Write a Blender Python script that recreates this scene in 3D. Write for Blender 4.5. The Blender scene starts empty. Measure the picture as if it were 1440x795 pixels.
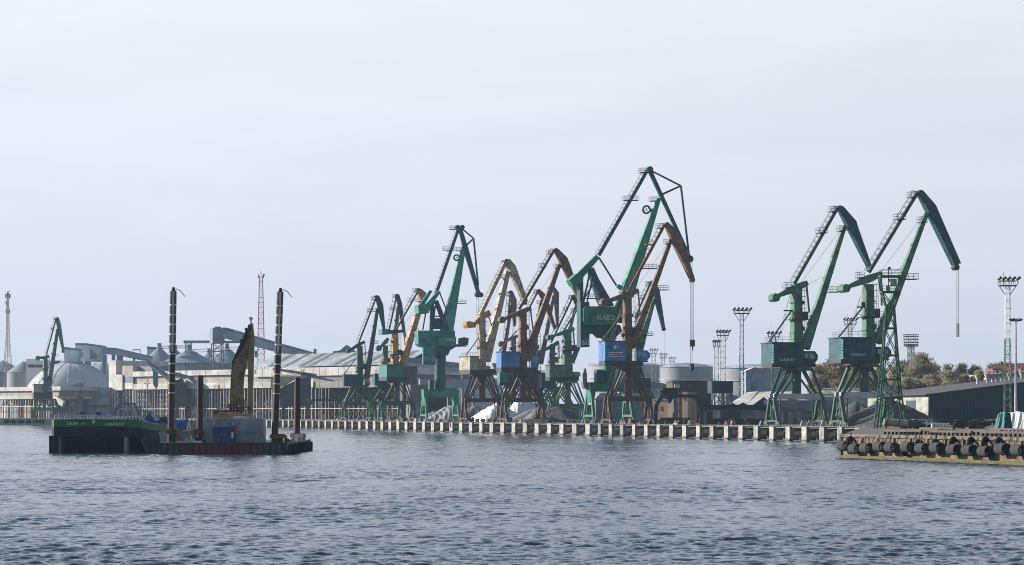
import bpy, math, random
import numpy as np
from mathutils import Vector, Matrix
random.seed(7)
RD = math.radians
scene = bpy.context.scene
COL = scene.collection
# ------------------------------------------------------------------ camera, sky, sun, exposure
F, CX, HY, H, G = 3200.0, 720.0, 581.0, 5.3, 2.75     # focal length in photo pixels, centre column, horizon row, eye height, quay height
cam = bpy.data.cameras.new('camera'); camo = bpy.data.objects.new('camera', cam); COL.objects.link(camo)
camo.location = (0, 0, H); camo.rotation_euler = (RD(90), 0, 0)
cam.sensor_width = 36; cam.lens = F / 1440 * 36; cam.shift_y = (HY - 397.5) / 1440
cam.clip_start = 1; cam.clip_end = 12000
scene.camera = camo
SUN_EL, SUN_BACK = 22.0, 18.0
sd = Vector((-math.cos(RD(SUN_EL)) * math.cos(RD(SUN_BACK)), math.cos(RD(SUN_EL)) * math.sin(RD(SUN_BACK)), math.sin(RD(SUN_EL))))
sl = bpy.data.lights.new('sun', 'SUN'); so = bpy.data.objects.new('sun', sl); COL.objects.link(so)
sl.energy = 5.0; sl.angle = RD(0.6); sl.color = (1.0, 0.92, 0.81)
so.rotation_euler = sd.to_track_quat('Z', 'Y').to_euler(); so.location = (-200, 100, 200)
w = bpy.data.worlds.new('World'); scene.world = w; w.use_nodes = True
nt = w.node_tree; nt.nodes.clear()
def nd(t, typ, **kw):
    n = t.nodes.new(typ)
    for k, v in kw.items(): setattr(n, k, v)
    return n
out = nd(nt, 'ShaderNodeOutputWorld'); bg = nd(nt, 'ShaderNodeBackground'); sky = nd(nt, 'ShaderNodeTexSky', sky_type='NISHITA', sun_disc=False)
sky.sun_elevation = RD(SUN_EL); sky.sun_rotation = math.atan2(sd.x, sd.y); sky.air_density = 1.0; sky.dust_density = 0.8; sky.ozone_density = 1.0
tc = nd(nt, 'ShaderNodeTexCoord'); mp = nd(nt, 'ShaderNodeMapping'); mp.inputs['Scale'].default_value = (1.2, 1.2, 9.0)
mp.inputs['Rotation'].default_value = (0.0, RD(7), 0.0)
nz = nd(nt, 'ShaderNodeTexNoise'); nz.inputs['Scale'].default_value = 4.0; nz.inputs['Detail'].default_value = 7; nz.inputs['Roughness'].default_value = 0.55; nz.inputs['Distortion'].default_value = 0.6
nt.links.new(tc.outputs['Generated'], mp.inputs['Vector']); nt.links.new(mp.outputs['Vector'], nz.inputs['Vector'])
rmp = nd(nt, 'ShaderNodeValToRGB'); rmp.color_ramp.elements[0].position = 0.3; rmp.color_ramp.elements[0].color = (0.90, 0.90, 0.90, 1)
rmp.color_ramp.elements[1].position = 0.68; rmp.color_ramp.elements[1].color = (1, 1, 1, 1)
nt.links.new(nz.outputs['Fac'], rmp.inputs['Fac'])
# thin high cloud veil: bluer at the skyline, whiter higher up and towards the sun
sep = nd(nt, 'ShaderNodeSeparateXYZ'); nt.links.new(tc.outputs['Generated'], sep.inputs[0])
vz = nd(nt, 'ShaderNodeValToRGB')
vz.color_ramp.elements[0].position = 0.0; vz.color_ramp.elements[0].color = (6.5, 7.1, 8.4, 1)
vz.color_ramp.elements[1].position = 0.2; vz.color_ramp.elements[1].color = (8.8, 8.95, 9.6, 1)
e3 = vz.color_ramp.elements.new(0.33); e3.color = (7.2, 8.3, 10.4, 1)
nt.links.new(sep.outputs['Z'], vz.inputs['Fac'])
sx = nd(nt, 'ShaderNodeMapRange'); sx.inputs['From Min'].default_value = 0.35; sx.inputs['From Max'].default_value = -0.35
sx.inputs['To Min'].default_value = 0.95; sx.inputs['To Max'].default_value = 1.08; nt.links.new(sep.outputs['X'], sx.inputs['Value'])
cs = nd(nt, 'ShaderNodeMapRange'); cs.inputs['From Min'].default_value = 0.3; cs.inputs['From Max'].default_value = 0.7; cs.inputs['To Min'].default_value = 0.988; cs.inputs['To Max'].default_value = 1.016
nt.links.new(nz.outputs['Fac'], cs.inputs['Value'])
cm = nd(nt, 'ShaderNodeMath', operation='MULTIPLY'); nt.links.new(cs.outputs['Result'], cm.inputs[0]); nt.links.new(sx.outputs['Result'], cm.inputs[1])
vm = nd(nt, 'ShaderNodeVectorMath', operation='SCALE'); nt.links.new(vz.outputs['Color'], vm.inputs[0]); nt.links.new(cm.outputs['Value'], vm.inputs['Scale'])
fz = nd(nt, 'ShaderNodeMapRange'); fz.inputs['From Min'].default_value = 0.3; fz.inputs['From Max'].default_value = 0.65; fz.inputs['To Min'].default_value = 1.0; fz.inputs['To Max'].default_value = 0.12
nt.links.new(sep.outputs['Z'], fz.inputs['Value'])     # the veil thins out overhead, where the sky is blue
fm = nd(nt, 'ShaderNodeMath', operation='MULTIPLY'); nt.links.new(rmp.outputs['Color'], fm.inputs[0]); nt.links.new(fz.outputs['Result'], fm.inputs[1])
fy = nd(nt, 'ShaderNodeMapRange'); fy.inputs['From Min'].default_value = -0.45; fy.inputs['From Max'].default_value = 0.3; fy.inputs['To Min'].default_value = 0.1
nt.links.new(sep.outputs['Y'], fy.inputs['Value'])     # veil cut back in the unseen sky behind the viewer, to deepen shade on facing sides
fm2 = nd(nt, 'ShaderNodeMath', operation='MULTIPLY'); nt.links.new(fm.outputs['Value'], fm2.inputs[0]); nt.links.new(fy.outputs['Result'], fm2.inputs[1])
mix = nd(nt, 'ShaderNodeMix', data_type='RGBA')
nt.links.new(fm2.outputs['Value'], mix.inputs['Factor']); nt.links.new(sky.outputs['Color'], mix.inputs['A']); nt.links.new(vm.outputs['Vector'], mix.inputs['B'])
nt.links.new(mix.outputs['Result'], bg.inputs['Color']); bg.inputs['Strength'].default_value = 0.07
nt.links.new(bg.outputs['Background'], out.inputs['Surface'])
scene.view_settings.view_transform = 'Standard'; scene.view_settings.look = 'None'
scene.view_settings.exposure = 0.515; scene.view_settings.gamma = 1.0; scene.view_settings.use_curve_mapping = False
scene.render.engine = 'CYCLES'
scene.cycles.use_denoising = True; scene.cycles.filter_width = 1.0; scene.cycles.use_adaptive_sampling = False; scene.cycles.max_bounces = 5; scene.cycles.volume_bounces = 0
scene.cycles.caustics_reflective = False; scene.cycles.caustics_refractive = False

# ------------------------------------------------------------------ lettering meshes (made first, while the scene is small)
TXT = {}
def text_geo(s):
    if s not in TXT:
        cu = bpy.data.curves.new('lettering', 'FONT'); cu.body = s; cu.size = 1
        o = bpy.data.objects.new('lettering', cu); COL.objects.link(o)
        me = bpy.data.meshes.new_from_object(o.evaluated_get(bpy.context.evaluated_depsgraph_get()))
        TXT[s] = ([tuple(v.co) for v in me.vertices], [list(p.vertices) for p in me.polygons])
        bpy.data.objects.remove(o); bpy.data.curves.remove(cu); bpy.data.meshes.remove(me)
    return TXT[s]
for s in ('TAKRAF', 'KLASCO', '60', '61', 'PAPENDRECHT', '02313493', 'N', 'www.vantunen.nl', 'TUNEN'): text_geo(s)

# ------------------------------------------------------------------ materials
MAT = {}
def paint(name, col, rough=0.55, var=0.42, rust=0.0, rustcol=(0.10, 0.045, 0.022), scale=0.6, streak=0.0, bump=0.0, metal=0.0, spec=0.4, tide=None):
    if name in MAT: return MAT[name]
    m = bpy.data.materials.new(name); m.use_nodes = True; t = m.node_tree; b = t.nodes['Principled BSDF']
    b.inputs['Roughness'].default_value = rough; b.inputs['Metallic'].default_value = metal; b.inputs['Specular IOR Level'].default_value = spec
    c = nd(t, 'ShaderNodeTexCoord')
    n1 = nd(t, 'ShaderNodeTexNoise'); n1.inputs['Scale'].default_value = scale; n1.inputs['Detail'].default_value = 8; n1.inputs['Roughness'].default_value = 0.65
    t.links.new(c.outputs['Object'], n1.inputs['Vector'])
    r1 = nd(t, 'ShaderNodeValToRGB')
    lo = tuple(x * (1 - var) for x in col); hi = tuple(min(1, x * (1 + var)) for x in col)
    r1.color_ramp.elements[0].position = 0.32; r1.color_ramp.elements[0].color = (*lo, 1)
    r1.color_ramp.elements[1].position = 0.68; r1.color_ramp.elements[1].color = (*hi, 1)
    t.links.new(n1.outputs['Fac'], r1.inputs['Fac']); last = r1.outputs['Color']
    def overlay(last, sc, lo_, hi_, colr, amt, seed):
        mpp = nd(t, 'ShaderNodeMapping'); mpp.inputs['Scale'].default_value = sc; mpp.inputs['Location'].default_value = (seed, seed * 2, seed)
        n2 = nd(t, 'ShaderNodeTexNoise'); n2.inputs['Scale'].default_value = 1.0; n2.inputs['Detail'].default_value = 6; n2.inputs['Roughness'].default_value = 0.7
        t.links.new(c.outputs['Object'], mpp.inputs['Vector']); t.links.new(mpp.outputs['Vector'], n2.inputs['Vector'])
        rr = nd(t, 'ShaderNodeMapRange'); rr.inputs['From Min'].default_value = lo_; rr.inputs['From Max'].default_value = hi_; rr.inputs['To Max'].default_value = amt
        t.links.new(n2.outputs['Fac'], rr.inputs['Value'])
        mx = nd(t, 'ShaderNodeMix', data_type='RGBA'); t.links.new(rr.outputs['Result'], mx.inputs['Factor']); t.links.new(last, mx.inputs['A'])
        mx.inputs['B'].default_value = (*colr, 1); return mx.outputs['Result']
    if rust: last = overlay(last, (0.9, 0.9, 0.5), 0.62 - rust * 0.25, 0.72 - rust * 0.2, rustcol, 0.85, 3.1)
    if streak: last = overlay(last, (1.1, 1.1, 0.09), 0.5, 0.75, tuple(x * 0.35 + y for x, y in zip(col, (0.02, 0.014, 0.008))), streak, 9.7)
    if tide is not None:     # dark weed and slime below the high water mark
        sz_ = nd(t, 'ShaderNodeSeparateXYZ'); t.links.new(c.outputs['Object'], sz_.inputs[0]); ad = nd(t, 'ShaderNodeMath', operation='ADD'); mu = nd(t, 'ShaderNodeMath', operation='MULTIPLY'); mu.inputs[1].default_value = -0.9
        t.links.new(n1.outputs['Fac'], mu.inputs[0]); t.links.new(sz_.outputs['Z'], ad.inputs[0]); t.links.new(mu.outputs['Value'], ad.inputs[1])
        mr_ = nd(t, 'ShaderNodeMapRange'); mr_.inputs['From Min'].default_value = tide - 0.45; mr_.inputs['From Max'].default_value = tide - 0.75; mr_.inputs['To Max'].default_value = 0.85; t.links.new(ad.outputs['Value'], mr_.inputs['Value'])
        mx = nd(t, 'ShaderNodeMix', data_type='RGBA'); t.links.new(mr_.outputs['Result'], mx.inputs['Factor']); t.links.new(last, mx.inputs['A']); mx.inputs['B'].default_value = (0.05, 0.05, 0.03, 1); last = mx.outputs['Result']
    t.links.new(last, b.inputs['Base Color'])
    if bump:
        bp = nd(t, 'ShaderNodeBump'); bp.inputs['Strength'].default_value = bump; bp.inputs['Distance'].default_value = 0.3
        n3 = nd(t, 'ShaderNodeTexNoise'); n3.inputs['Scale'].default_value = scale * 4; n3.inputs['Detail'].default_value = 8
        t.links.new(c.outputs['Object'], n3.inputs['Vector']); t.links.new(n3.outputs['Fac'], bp.inputs['Height']); t.links.new(bp.outputs['Normal'], b.inputs['Normal'])
    MAT[name] = m; return m
P_GREEN = paint('leaf green crane paint', (0.086, 0.216, 0.144), rust=0.45, streak=0.75)
P_GREEND = paint('dark green crane paint', (0.048, 0.119, 0.084), rust=0.30, streak=0.55)
P_GREENF = paint('faded green crane paint', (0.109, 0.210, 0.160), rust=0.30, streak=0.55)
P_TEAL = paint('teal crane paint', (0.059, 0.218, 0.210), rust=0.20, streak=0.55)
P_TEALD = paint('dark teal crane paint', (0.028, 0.096, 0.120), rust=0.21, streak=0.50)
P_KGREEN = paint('bright green crane paint', (0.050, 0.227, 0.148), streak=0.40)
P_SEA = paint('sea green crane paint', (0.071, 0.269, 0.210), streak=0.45)
P_BLUE = paint('blue crane paint', (0.077, 0.210, 0.434), streak=0.50, rust=0.20)
P_BROWN = paint('weathered brown crane paint', (0.210, 0.123, 0.070), rust=0.45, streak=0.60)
P_RUST = paint('dark rusted crane steel', (0.098, 0.066, 0.050), rust=0.5, rustcol=(0.16, 0.075, 0.04), streak=0.3)
P_TAN = paint('sun faded tan crane paint', (0.47, 0.355, 0.265), rust=0.37, streak=0.60)
P_TANO = paint('faded orange yellow paint', (0.48, 0.27, 0.09), rust=0.1)
P_ORANGE = paint('worn orange crane paint', (0.518, 0.287, 0.119), rust=0.43, streak=0.55)
P_MAUVE = paint('dull grey brown crane paint', (0.196, 0.161, 0.161), rust=0.25, streak=0.3)
P_OLIVE = paint('dusty olive grey panels', (0.420, 0.406, 0.308), rust=0.2, streak=0.5)
P_STEEL = paint('grey steel', (0.24, 0.25, 0.26), rust=0.2)
P_LGREY = paint('light grey steel', (0.5, 0.51, 0.52), rust=0.1, streak=0.3)
P_DSTEEL = paint('dark steel', (0.05, 0.055, 0.06), rust=0.2)
P_WHITE = paint('white paint', (0.78, 0.78, 0.76), var=0.1, streak=0.2)
P_RED = paint('red paint', (0.42, 0.06, 0.05), var=0.2)
P_CABGL = paint('cab glass', (0.22, 0.27, 0.30), rough=0.15, var=0.1, spec=0.8)
P_GLASS = paint('dark window glass', (0.05, 0.07, 0.08), rough=0.12, var=0.1, spec=0.8)
P_ROPE = paint('wire rope', (0.12, 0.12, 0.13))
M_CONC = paint('pale quay concrete', (0.43, 0.41, 0.375), rough=0.85, rust=0.10, rustcol=(0.2, 0.15, 0.1), streak=0.45, scale=0.8, bump=0.4)
M_QUAY = paint('pale quay block concrete', (0.43, 0.41, 0.375), rough=0.85, rust=0.22, rustcol=(0.24, 0.19, 0.14), streak=0.6, scale=0.8, bump=0.4, tide=0.45)
M_CONCG = paint('grey quay concrete', (0.36, 0.35, 0.33), rough=0.9, streak=0.4, bump=0.4)
M_CONCP = paint('pinkish quay concrete', (0.46, 0.38, 0.33), rough=0.9, streak=0.35, bump=0.4)
M_PAVE = paint('dusty quay paving', (0.13, 0.118, 0.108), rough=0.95, scale=0.08, var=0.3, streak=0.0)
M_RUBBER = paint('black rubber', (0.012, 0.013, 0.015), rough=0.9, var=0.3, spec=0.2)
M_RUBG = paint('greyed rubber', (0.06, 0.062, 0.066), rough=0.9, spec=0.2, var=0.35, scale=2)
M_JETTY = paint('ochre stained jetty concrete', (0.205, 0.15, 0.10), rough=0.9, rust=0.45, rustcol=(0.13, 0.07, 0.035), streak=0.6, scale=1.2, bump=0.6)
M_ALGAE = paint('algae covered ledge', (0.125, 0.118, 0.065), rough=0.85, rust=0.4, rustcol=(0.13, 0.16, 0.03), scale=1.5, bump=0.6)
M_COAL = paint('dark coal', (0.078, 0.080, 0.090), rough=0.95, var=0.3, scale=0.5, bump=0.8)
M_GRAVEL = paint('grey gravel', (0.204, 0.204, 0.216), rough=0.95, var=0.25, scale=0.5, bump=0.8)
M_TARPW = paint('white tarpaulin', (0.72, 0.74, 0.78), rough=0.6, var=0.12, bump=0.5)
M_TARPT = paint('teal tarpaulin', (0.06, 0.24, 0.24), rough=0.6, var=0.2, bump=0.5)
M_TARPG = paint('grey tarpaulin', (0.30, 0.31, 0.33), rough=0.7, var=0.2, bump=0.5)
M_CLADW = paint('dusty white cladding', (0.60, 0.58, 0.55), rough=0.7, rust=0.12, rustcol=(0.42, 0.30, 0.22), streak=0.35, scale=0.15)
M_CLADB = paint('stained beige cladding', (0.44, 0.41, 0.37), rough=0.8, rust=0.15, rustcol=(0.34, 0.26, 0.2), streak=0.5, scale=0.15)
M_CLADG = paint('blue grey cladding', (0.360, 0.408, 0.468), rough=0.6, streak=0.25, scale=0.15)
M_CLADD = paint('slate grey cladding', (0.204, 0.240, 0.288), rough=0.6, streak=0.2, scale=0.15)
M_ROOFG = paint('grey roof sheeting', (0.384, 0.408, 0.432), rough=0.55, streak=0.2, scale=0.2)
M_ROOFD = paint('dark roof strip', (0.12, 0.15, 0.16), rough=0.4)
M_SILO = paint('galvanised silo sheet', (0.276, 0.324, 0.384), rough=0.5, metal=0.15, var=0.15, scale=0.2)
M_DOME = paint('pale dome shell', (0.54, 0.56, 0.58), rough=0.7, var=0.12, streak=0.3, scale=0.1)
M_TANK = paint('white storage tank paint', (0.30, 0.33, 0.37), rough=0.5, var=0.1, streak=0.3, scale=0.1)
M_BRICK = paint('brown brick', (0.12, 0.10, 0.09), rough=0.9, var=0.25, scale=0.8)
M_BRICKP = paint('pinkish render wall', (0.40, 0.30, 0.235), rough=0.9, var=0.2, streak=0.4)
M_DGREEN = paint('dark green cladding', (0.036, 0.072, 0.090), rough=0.6, var=0.15, streak=0.2, scale=0.1)
M_ROOFTAR = paint('dark felt roof', (0.10, 0.095, 0.105), rough=0.85, var=0.2, scale=0.2)
M_TILE = paint('red clay roof tiles', (0.25, 0.09, 0.07), rough=0.8, var=0.25)
M_BARK = paint('bark', (0.09, 0.07, 0.055), rough=0.95)
M_TWIG = paint('brown spring twigs', (0.40, 0.34, 0.235), rough=0.9, var=0.35, scale=0.5)
M_TWIGG = paint('grey brown twigs', (0.33, 0.315, 0.245), rough=0.9, var=0.35, scale=0.5)
M_LEAFY = paint('yellow green spring leaves', (0.38, 0.38, 0.17), rough=0.9, var=0.35, scale=0.5)
M_PINE = paint('dark pine needles', (0.035, 0.05, 0.035), rough=0.9)
M_YELL = paint('worn yellow excavator paint', (0.31, 0.22, 0.09), rust=0.3, rustcol=(0.12, 0.07, 0.03), streak=0.5, scale=1.2)
M_MUD = paint('muddy brown excavator boom', (0.25, 0.155, 0.07), rust=0.5, rustcol=(0.05, 0.035, 0.022), streak=0.5, scale=1.5)
M_HULL = paint('black hull paint', (0.012, 0.016, 0.024), spec=0.2, rough=0.55, var=0.3, rust=0.08, rustcol=(0.06, 0.035, 0.025))
M_HULLG = paint('green bulwark paint', (0.014, 0.137, 0.043), rough=0.5, var=0.2, streak=0.3)
M_HULLR = paint('dark red hull paint', (0.17, 0.03, 0.036), rough=0.6, rust=0.12, rustcol=(0.04, 0.02, 0.018), streak=0.4)
M_HULLY = paint('grey green hull paint', (0.06, 0.075, 0.075), rough=0.6, rust=0.2, streak=0.4)
M_NAVY = paint('navy blue paint', (0.012, 0.05, 0.17), rough=0.4, var=0.15)
M_DECKB = paint('deck blue paint', (0.02, 0.10, 0.26), rough=0.5, var=0.25, rust=0.1)
M_CONT = paint('grey container paint', (0.324, 0.360, 0.396), rough=0.5, streak=0.35, rust=0.06)
M_SPUD = paint('brown spud steel', (0.045, 0.028, 0.02), rough=0.6, rust=0.4, rustcol=(0.028, 0.02, 0.016), streak=0.4)
M_SPUDB = paint('black spud paint', (0.015, 0.025, 0.035), rough=0.5)
M_RUSTB = paint('bright rust steel', (0.24, 0.09, 0.05), rough=0.8, rust=0.3)
M_ORB = paint('orange excavator body', (0.42, 0.19, 0.045), rough=0.5, streak=0.3)
M_WOOD = paint('weathered timber', (0.13, 0.10, 0.08), rough=0.9, var=0.3)
M_SALMON = paint('yellow beige paint', (0.52, 0.46, 0.27), rough=0.7, streak=0.3)

for mt_ in (M_TWIG, M_TWIGG, M_LEAFY):     # light passes through thin twigs and young leaves
    t = mt_.node_tree; b_ = t.nodes['Principled BSDF']; o_ = t.nodes['Material Output']; tr = nd(t, 'ShaderNodeBsdfTranslucent'); ms = nd(t, 'ShaderNodeMixShader'); ms.inputs[0].default_value = 0.5
    t.links.new(b_.inputs['Base Color'].links[0].from_socket, tr.inputs['Color']); t.links.new(b_.outputs['BSDF'], ms.inputs[1]); t.links.new(tr.outputs['BSDF'], ms.inputs[2]); t.links.new(ms.outputs['Shader'], o_.inputs['Surface'])

# ------------------------------------------------------------------ geometry helpers
def V(*a): return Vector(a)
class MB:
    def __init__(s): s.v = []; s.f = []
    def add(s, vs, fs):
        n = len(s.v); s.v += [tuple(p) for p in vs]; s.f += [[i + n for i in f] for f in fs]
    def hexa(s, p):    # 8 corners: bottom loop 0-3, top loop 4-7
        s.add(p, [[3, 2, 1, 0], [4, 5, 6, 7], [0, 1, 5, 4], [1, 2, 6, 5], [2, 3, 7, 6], [3, 0, 4, 7]])
    def box(s, x0, x1, y0, y1, z0, z1):
        s.hexa([(x0, y0, z0), (x1, y0, z0), (x1, y1, z0), (x0, y1, z0), (x0, y0, z1), (x1, y0, z1), (x1, y1, z1), (x0, y1, z1)])
    def obox(s, c, ex, ey, hx, hy, z0, z1):   # box turned to axes ex, ey about point c
        a = [c - ex * hx - ey * hy, c + ex * hx - ey * hy, c + ex * hx + ey * hy, c - ex * hx + ey * hy]
        s.hexa([(p.x, p.y, z0) for p in a] + [(p.x, p.y, z1) for p in a])
    def bar(s, p, q, w0, h0=None, w1=None, h1=None, side=None):
        p, q = Vector(p), Vector(q); h0 = h0 or w0; w1 = w1 or w0; h1 = h1 or h0; d = (q - p).normalized()
        sv = Vector(side) if side is not None else (V(0, 0, 1) if abs(d.z) < 0.9 else V(0, 1, 0))
        sv = (sv - d * sv.dot(d)).normalized(); u = d.cross(sv)
        f = lambda c, w_, h_: [c - u * w_ / 2 - sv * h_ / 2, c + u * w_ / 2 - sv * h_ / 2, c + u * w_ / 2 + sv * h_ / 2, c - u * w_ / 2 + sv * h_ / 2]
        s.hexa(f(p, w0, h0) + f(q, w1, h1))
    def tube(s, p, q, r0, r1=None, n=10, cap=True):
        p, q = Vector(p), Vector(q); r1 = r0 if r1 is None else r1; d = (q - p).normalized()
        a = V(0, 0, 1) if abs(d.z) < 0.9 else V(1, 0, 0); u = d.cross(a).normalized(); v = d.cross(u)
        vs = []
        for c, r in ((p, r0), (q, r1)):
            vs += [c + (u * math.cos(2 * math.pi * i / n) + v * math.sin(2 * math.pi * i / n)) * r for i in range(n)]
        fs = [[i, (i + 1) % n, n + (i + 1) % n, n + i] for i in range(n)]
        if cap: fs += [list(range(n))[::-1], list(range(n, 2 * n))]
        s.add(vs, fs)
    def lathe(s, prof, n=32, c=(0, 0), rib=0.0):
        vs = []; m = len(prof)
        for r, z in prof:
            vs += [(c[0] + r * (1 - rib * (i % 2)) * math.cos(2 * math.pi * i / n), c[1] + r * (1 - rib * (i % 2)) * math.sin(2 * math.pi * i / n), z) for i in range(n)]
        s.add(vs, [[j * n + i, j * n + (i + 1) % n, (j + 1) * n + (i + 1) % n, (j + 1) * n + i] for j in range(m - 1) for i in range(n)])
    def build(s, name, mat, parent=None, smooth=False, sharp=True):
        me = bpy.data.meshes.new(name); me.from_pydata(s.v, [], s.f); me.materials.append(mat)
        if smooth:
            me.polygons.foreach_set('use_smooth', [True] * len(me.polygons))
            if sharp: me.set_sharp_from_angle(angle=RD(40))
        me.update()
        o = bpy.data.objects.new(name, me); COL.objects.link(o)
        if parent is not None: o.parent = parent
        return o
def tag(o, label, cat, group=None, kind=None):
    if kind: o['kind'] = kind
    if label: o['label'] = label
    if cat: o['category'] = cat
    if group: o['group'] = group
    return o
def thing(name, label, cat, loc, group=None, rz=0):
    o = bpy.data.objects.new(name, None); COL.objects.link(o); o.empty_display_size = 1
    o.location = loc; o.rotation_euler = (0, 0, rz); return tag(o, label, cat, group)
def copy_tree(o, loc, label=None, rz=None):
    r = o.copy(); COL.objects.link(r); r.location = loc
    if rz is not None: r.rotation_euler = (0, 0, rz)
    if label: r['label'] = label
    for ch in list(o.children):
        c = ch.copy(); COL.objects.link(c); c.parent = r
        for g in list(ch.children):
            d = g.copy(); COL.objects.link(d); d.parent = c
    return r
def wx(px, Y): return (px - CX) * Y / F
def wz(py, Y): return H - (py - HY) * Y / F
class Frame:
    """an upright plane through a root point, turned by th degrees; s runs along it, d away from the viewer, z up (all from the root)"""
    def __init__(s, px, Y, th=0.0, z0=G):
        s.rx, s.ry, s.z0 = wx(px, Y), Y, z0; s.c, s.si = math.cos(RD(th)), math.sin(RD(th)); s.k = F / Y
        s.ex = V(s.c, s.si, 0); s.ey = V(-s.si, s.c, 0); s.loc = (s.rx, s.ry, z0); s.th = RD(th)
    def sz(s, px, py, d=0.0):
        ax, ay = s.rx - s.si * d, s.ry + s.c * d; u = (px - CX) / F
        q = (u * ay - ax) / (s.c - u * s.si); y = ay + q * s.si
        return q, wz(py, y) - s.z0
    def P(s, q, d, z): return s.ex * q + s.ey * d + V(0, 0, z)
    def pl(s, px, py, d=0.0):
        q, z = s.sz(px, py, d); return s.P(q, d, z)
    def poly(s, m, pts, d0, d1):
        dm = (d0 + d1) / 2; qs = [s.sz(x, y, min(d0, d1) if abs(d1 - d0) > 3 else dm) for x, y in pts]; n = len(pts)
        a = sum(qs[i][0] * qs[(i + 1) % n][1] - qs[(i + 1) % n][0] * qs[i][1] for i in range(n))
        if a < 0: qs = qs[::-1]
        m.add([s.P(q, d0, z) for q, z in qs] + [s.P(q, d1, z) for q, z in qs],
              [list(range(n)), list(range(n, 2 * n))[::-1]] + [[(i + 1) % n, i, n + i, n + (i + 1) % n] for i in range(n)])
    def box(s, m, x0, x1, y0, y1, d0, d1): s.poly(m, [(x0, y0), (x1, y0), (x1, y1), (x0, y1)], d0, d1) if abs(d1 - d0) <= 3 else s.fbox(m, x0, x1, y0, y1, d0, d1)
    def fbox(s, m, x0, x1, y0, y1, d0, d1):
        q0, z1 = s.sz(x0, y0, d0); q1, _ = s.sz(x1, y0, d0); xm = (x0 + x1) / 2; z1 = s.sz(xm, y0, d0)[1]; z0 = s.sz(xm, y1, d0)[1]
        m.hexa([s.P(q0, d0, z0), s.P(q1, d0, z0), s.P(q1, d1, z0), s.P(q0, d1, z0), s.P(q0, d0, z1), s.P(q1, d0, z1), s.P(q1, d1, z1), s.P(q0, d1, z1)])
    def taper(s, m, p, q, w0, w1, dep=None, d=0.0):      # member drawn by its centre line and widths in photo pixels
        a, b = s.pl(*p, d), s.pl(*q, d); k = s.k
        m.bar(a, b, w0 / k, (dep or w0 * 0.9 / k), w1 / k, (dep or w1 * 0.9 / k), side=s.ey)
    def disc(s, m, px, py, r, th, n=20, d=0.0):
        c = s.pl(px, py, d); m.tube(c - s.ey * th / 2, c + s.ey * th / 2, r / s.k, n=n)
    def text(s, txt, x0, x1, y0, y1, d, mat, parent, name='lettering'):
        vs, fs = text_geo(txt); ax = [v[0] for v in vs]; ay = [v[1] for v in vs]
        q0, _ = s.sz(x0, y0, d); q1, _ = s.sz(x1, y0, d); zb = s.sz((x0 + x1) / 2, y1, d)[1]; zt = s.sz((x0 + x1) / 2, y0, d)[1]
        m = MB(); sx_ = (q1 - q0) / (max(ax) - min(ax)); sy_ = (zt - zb) / (max(ay) - min(ay))
        m.add([s.P(q0 + (v[0] - min(ax)) * sx_, d, zb + (v[1] - min(ay)) * sy_) for v in vs], fs)
        return m.build(name, mat, parent)

# quay line: QP(t, off) is t metres along the main quay edge (towards the far left) and off metres inland
QD = V(-0.3235, 0.9462, 0).normalized(); QN = V(QD.y, -QD.x, 0); Q0 = V(58, 419, 0)
def QP(t, off, z=0.0): p = Q0 + QD * t + QN * off; return V(p.x, p.y, z)
def qt(px, off=0.0):
    u = (px - CX) / F; a = Q0 + QN * off; return (a.x - u * a.y) / (u * QD.y - QD.x)
def rail_Y(px, off): return QP(qt(px, off), off).y
T_END, T_BEND, T_COR = qt(1213), qt(499), 650.0
A_COR = QP(T_COR, 0); J_FAR = V(39.7, 273, 0); J_NEAR = V(39.7, 273, 0) - QD * 150; C_END = QP(T_END, 0)

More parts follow.
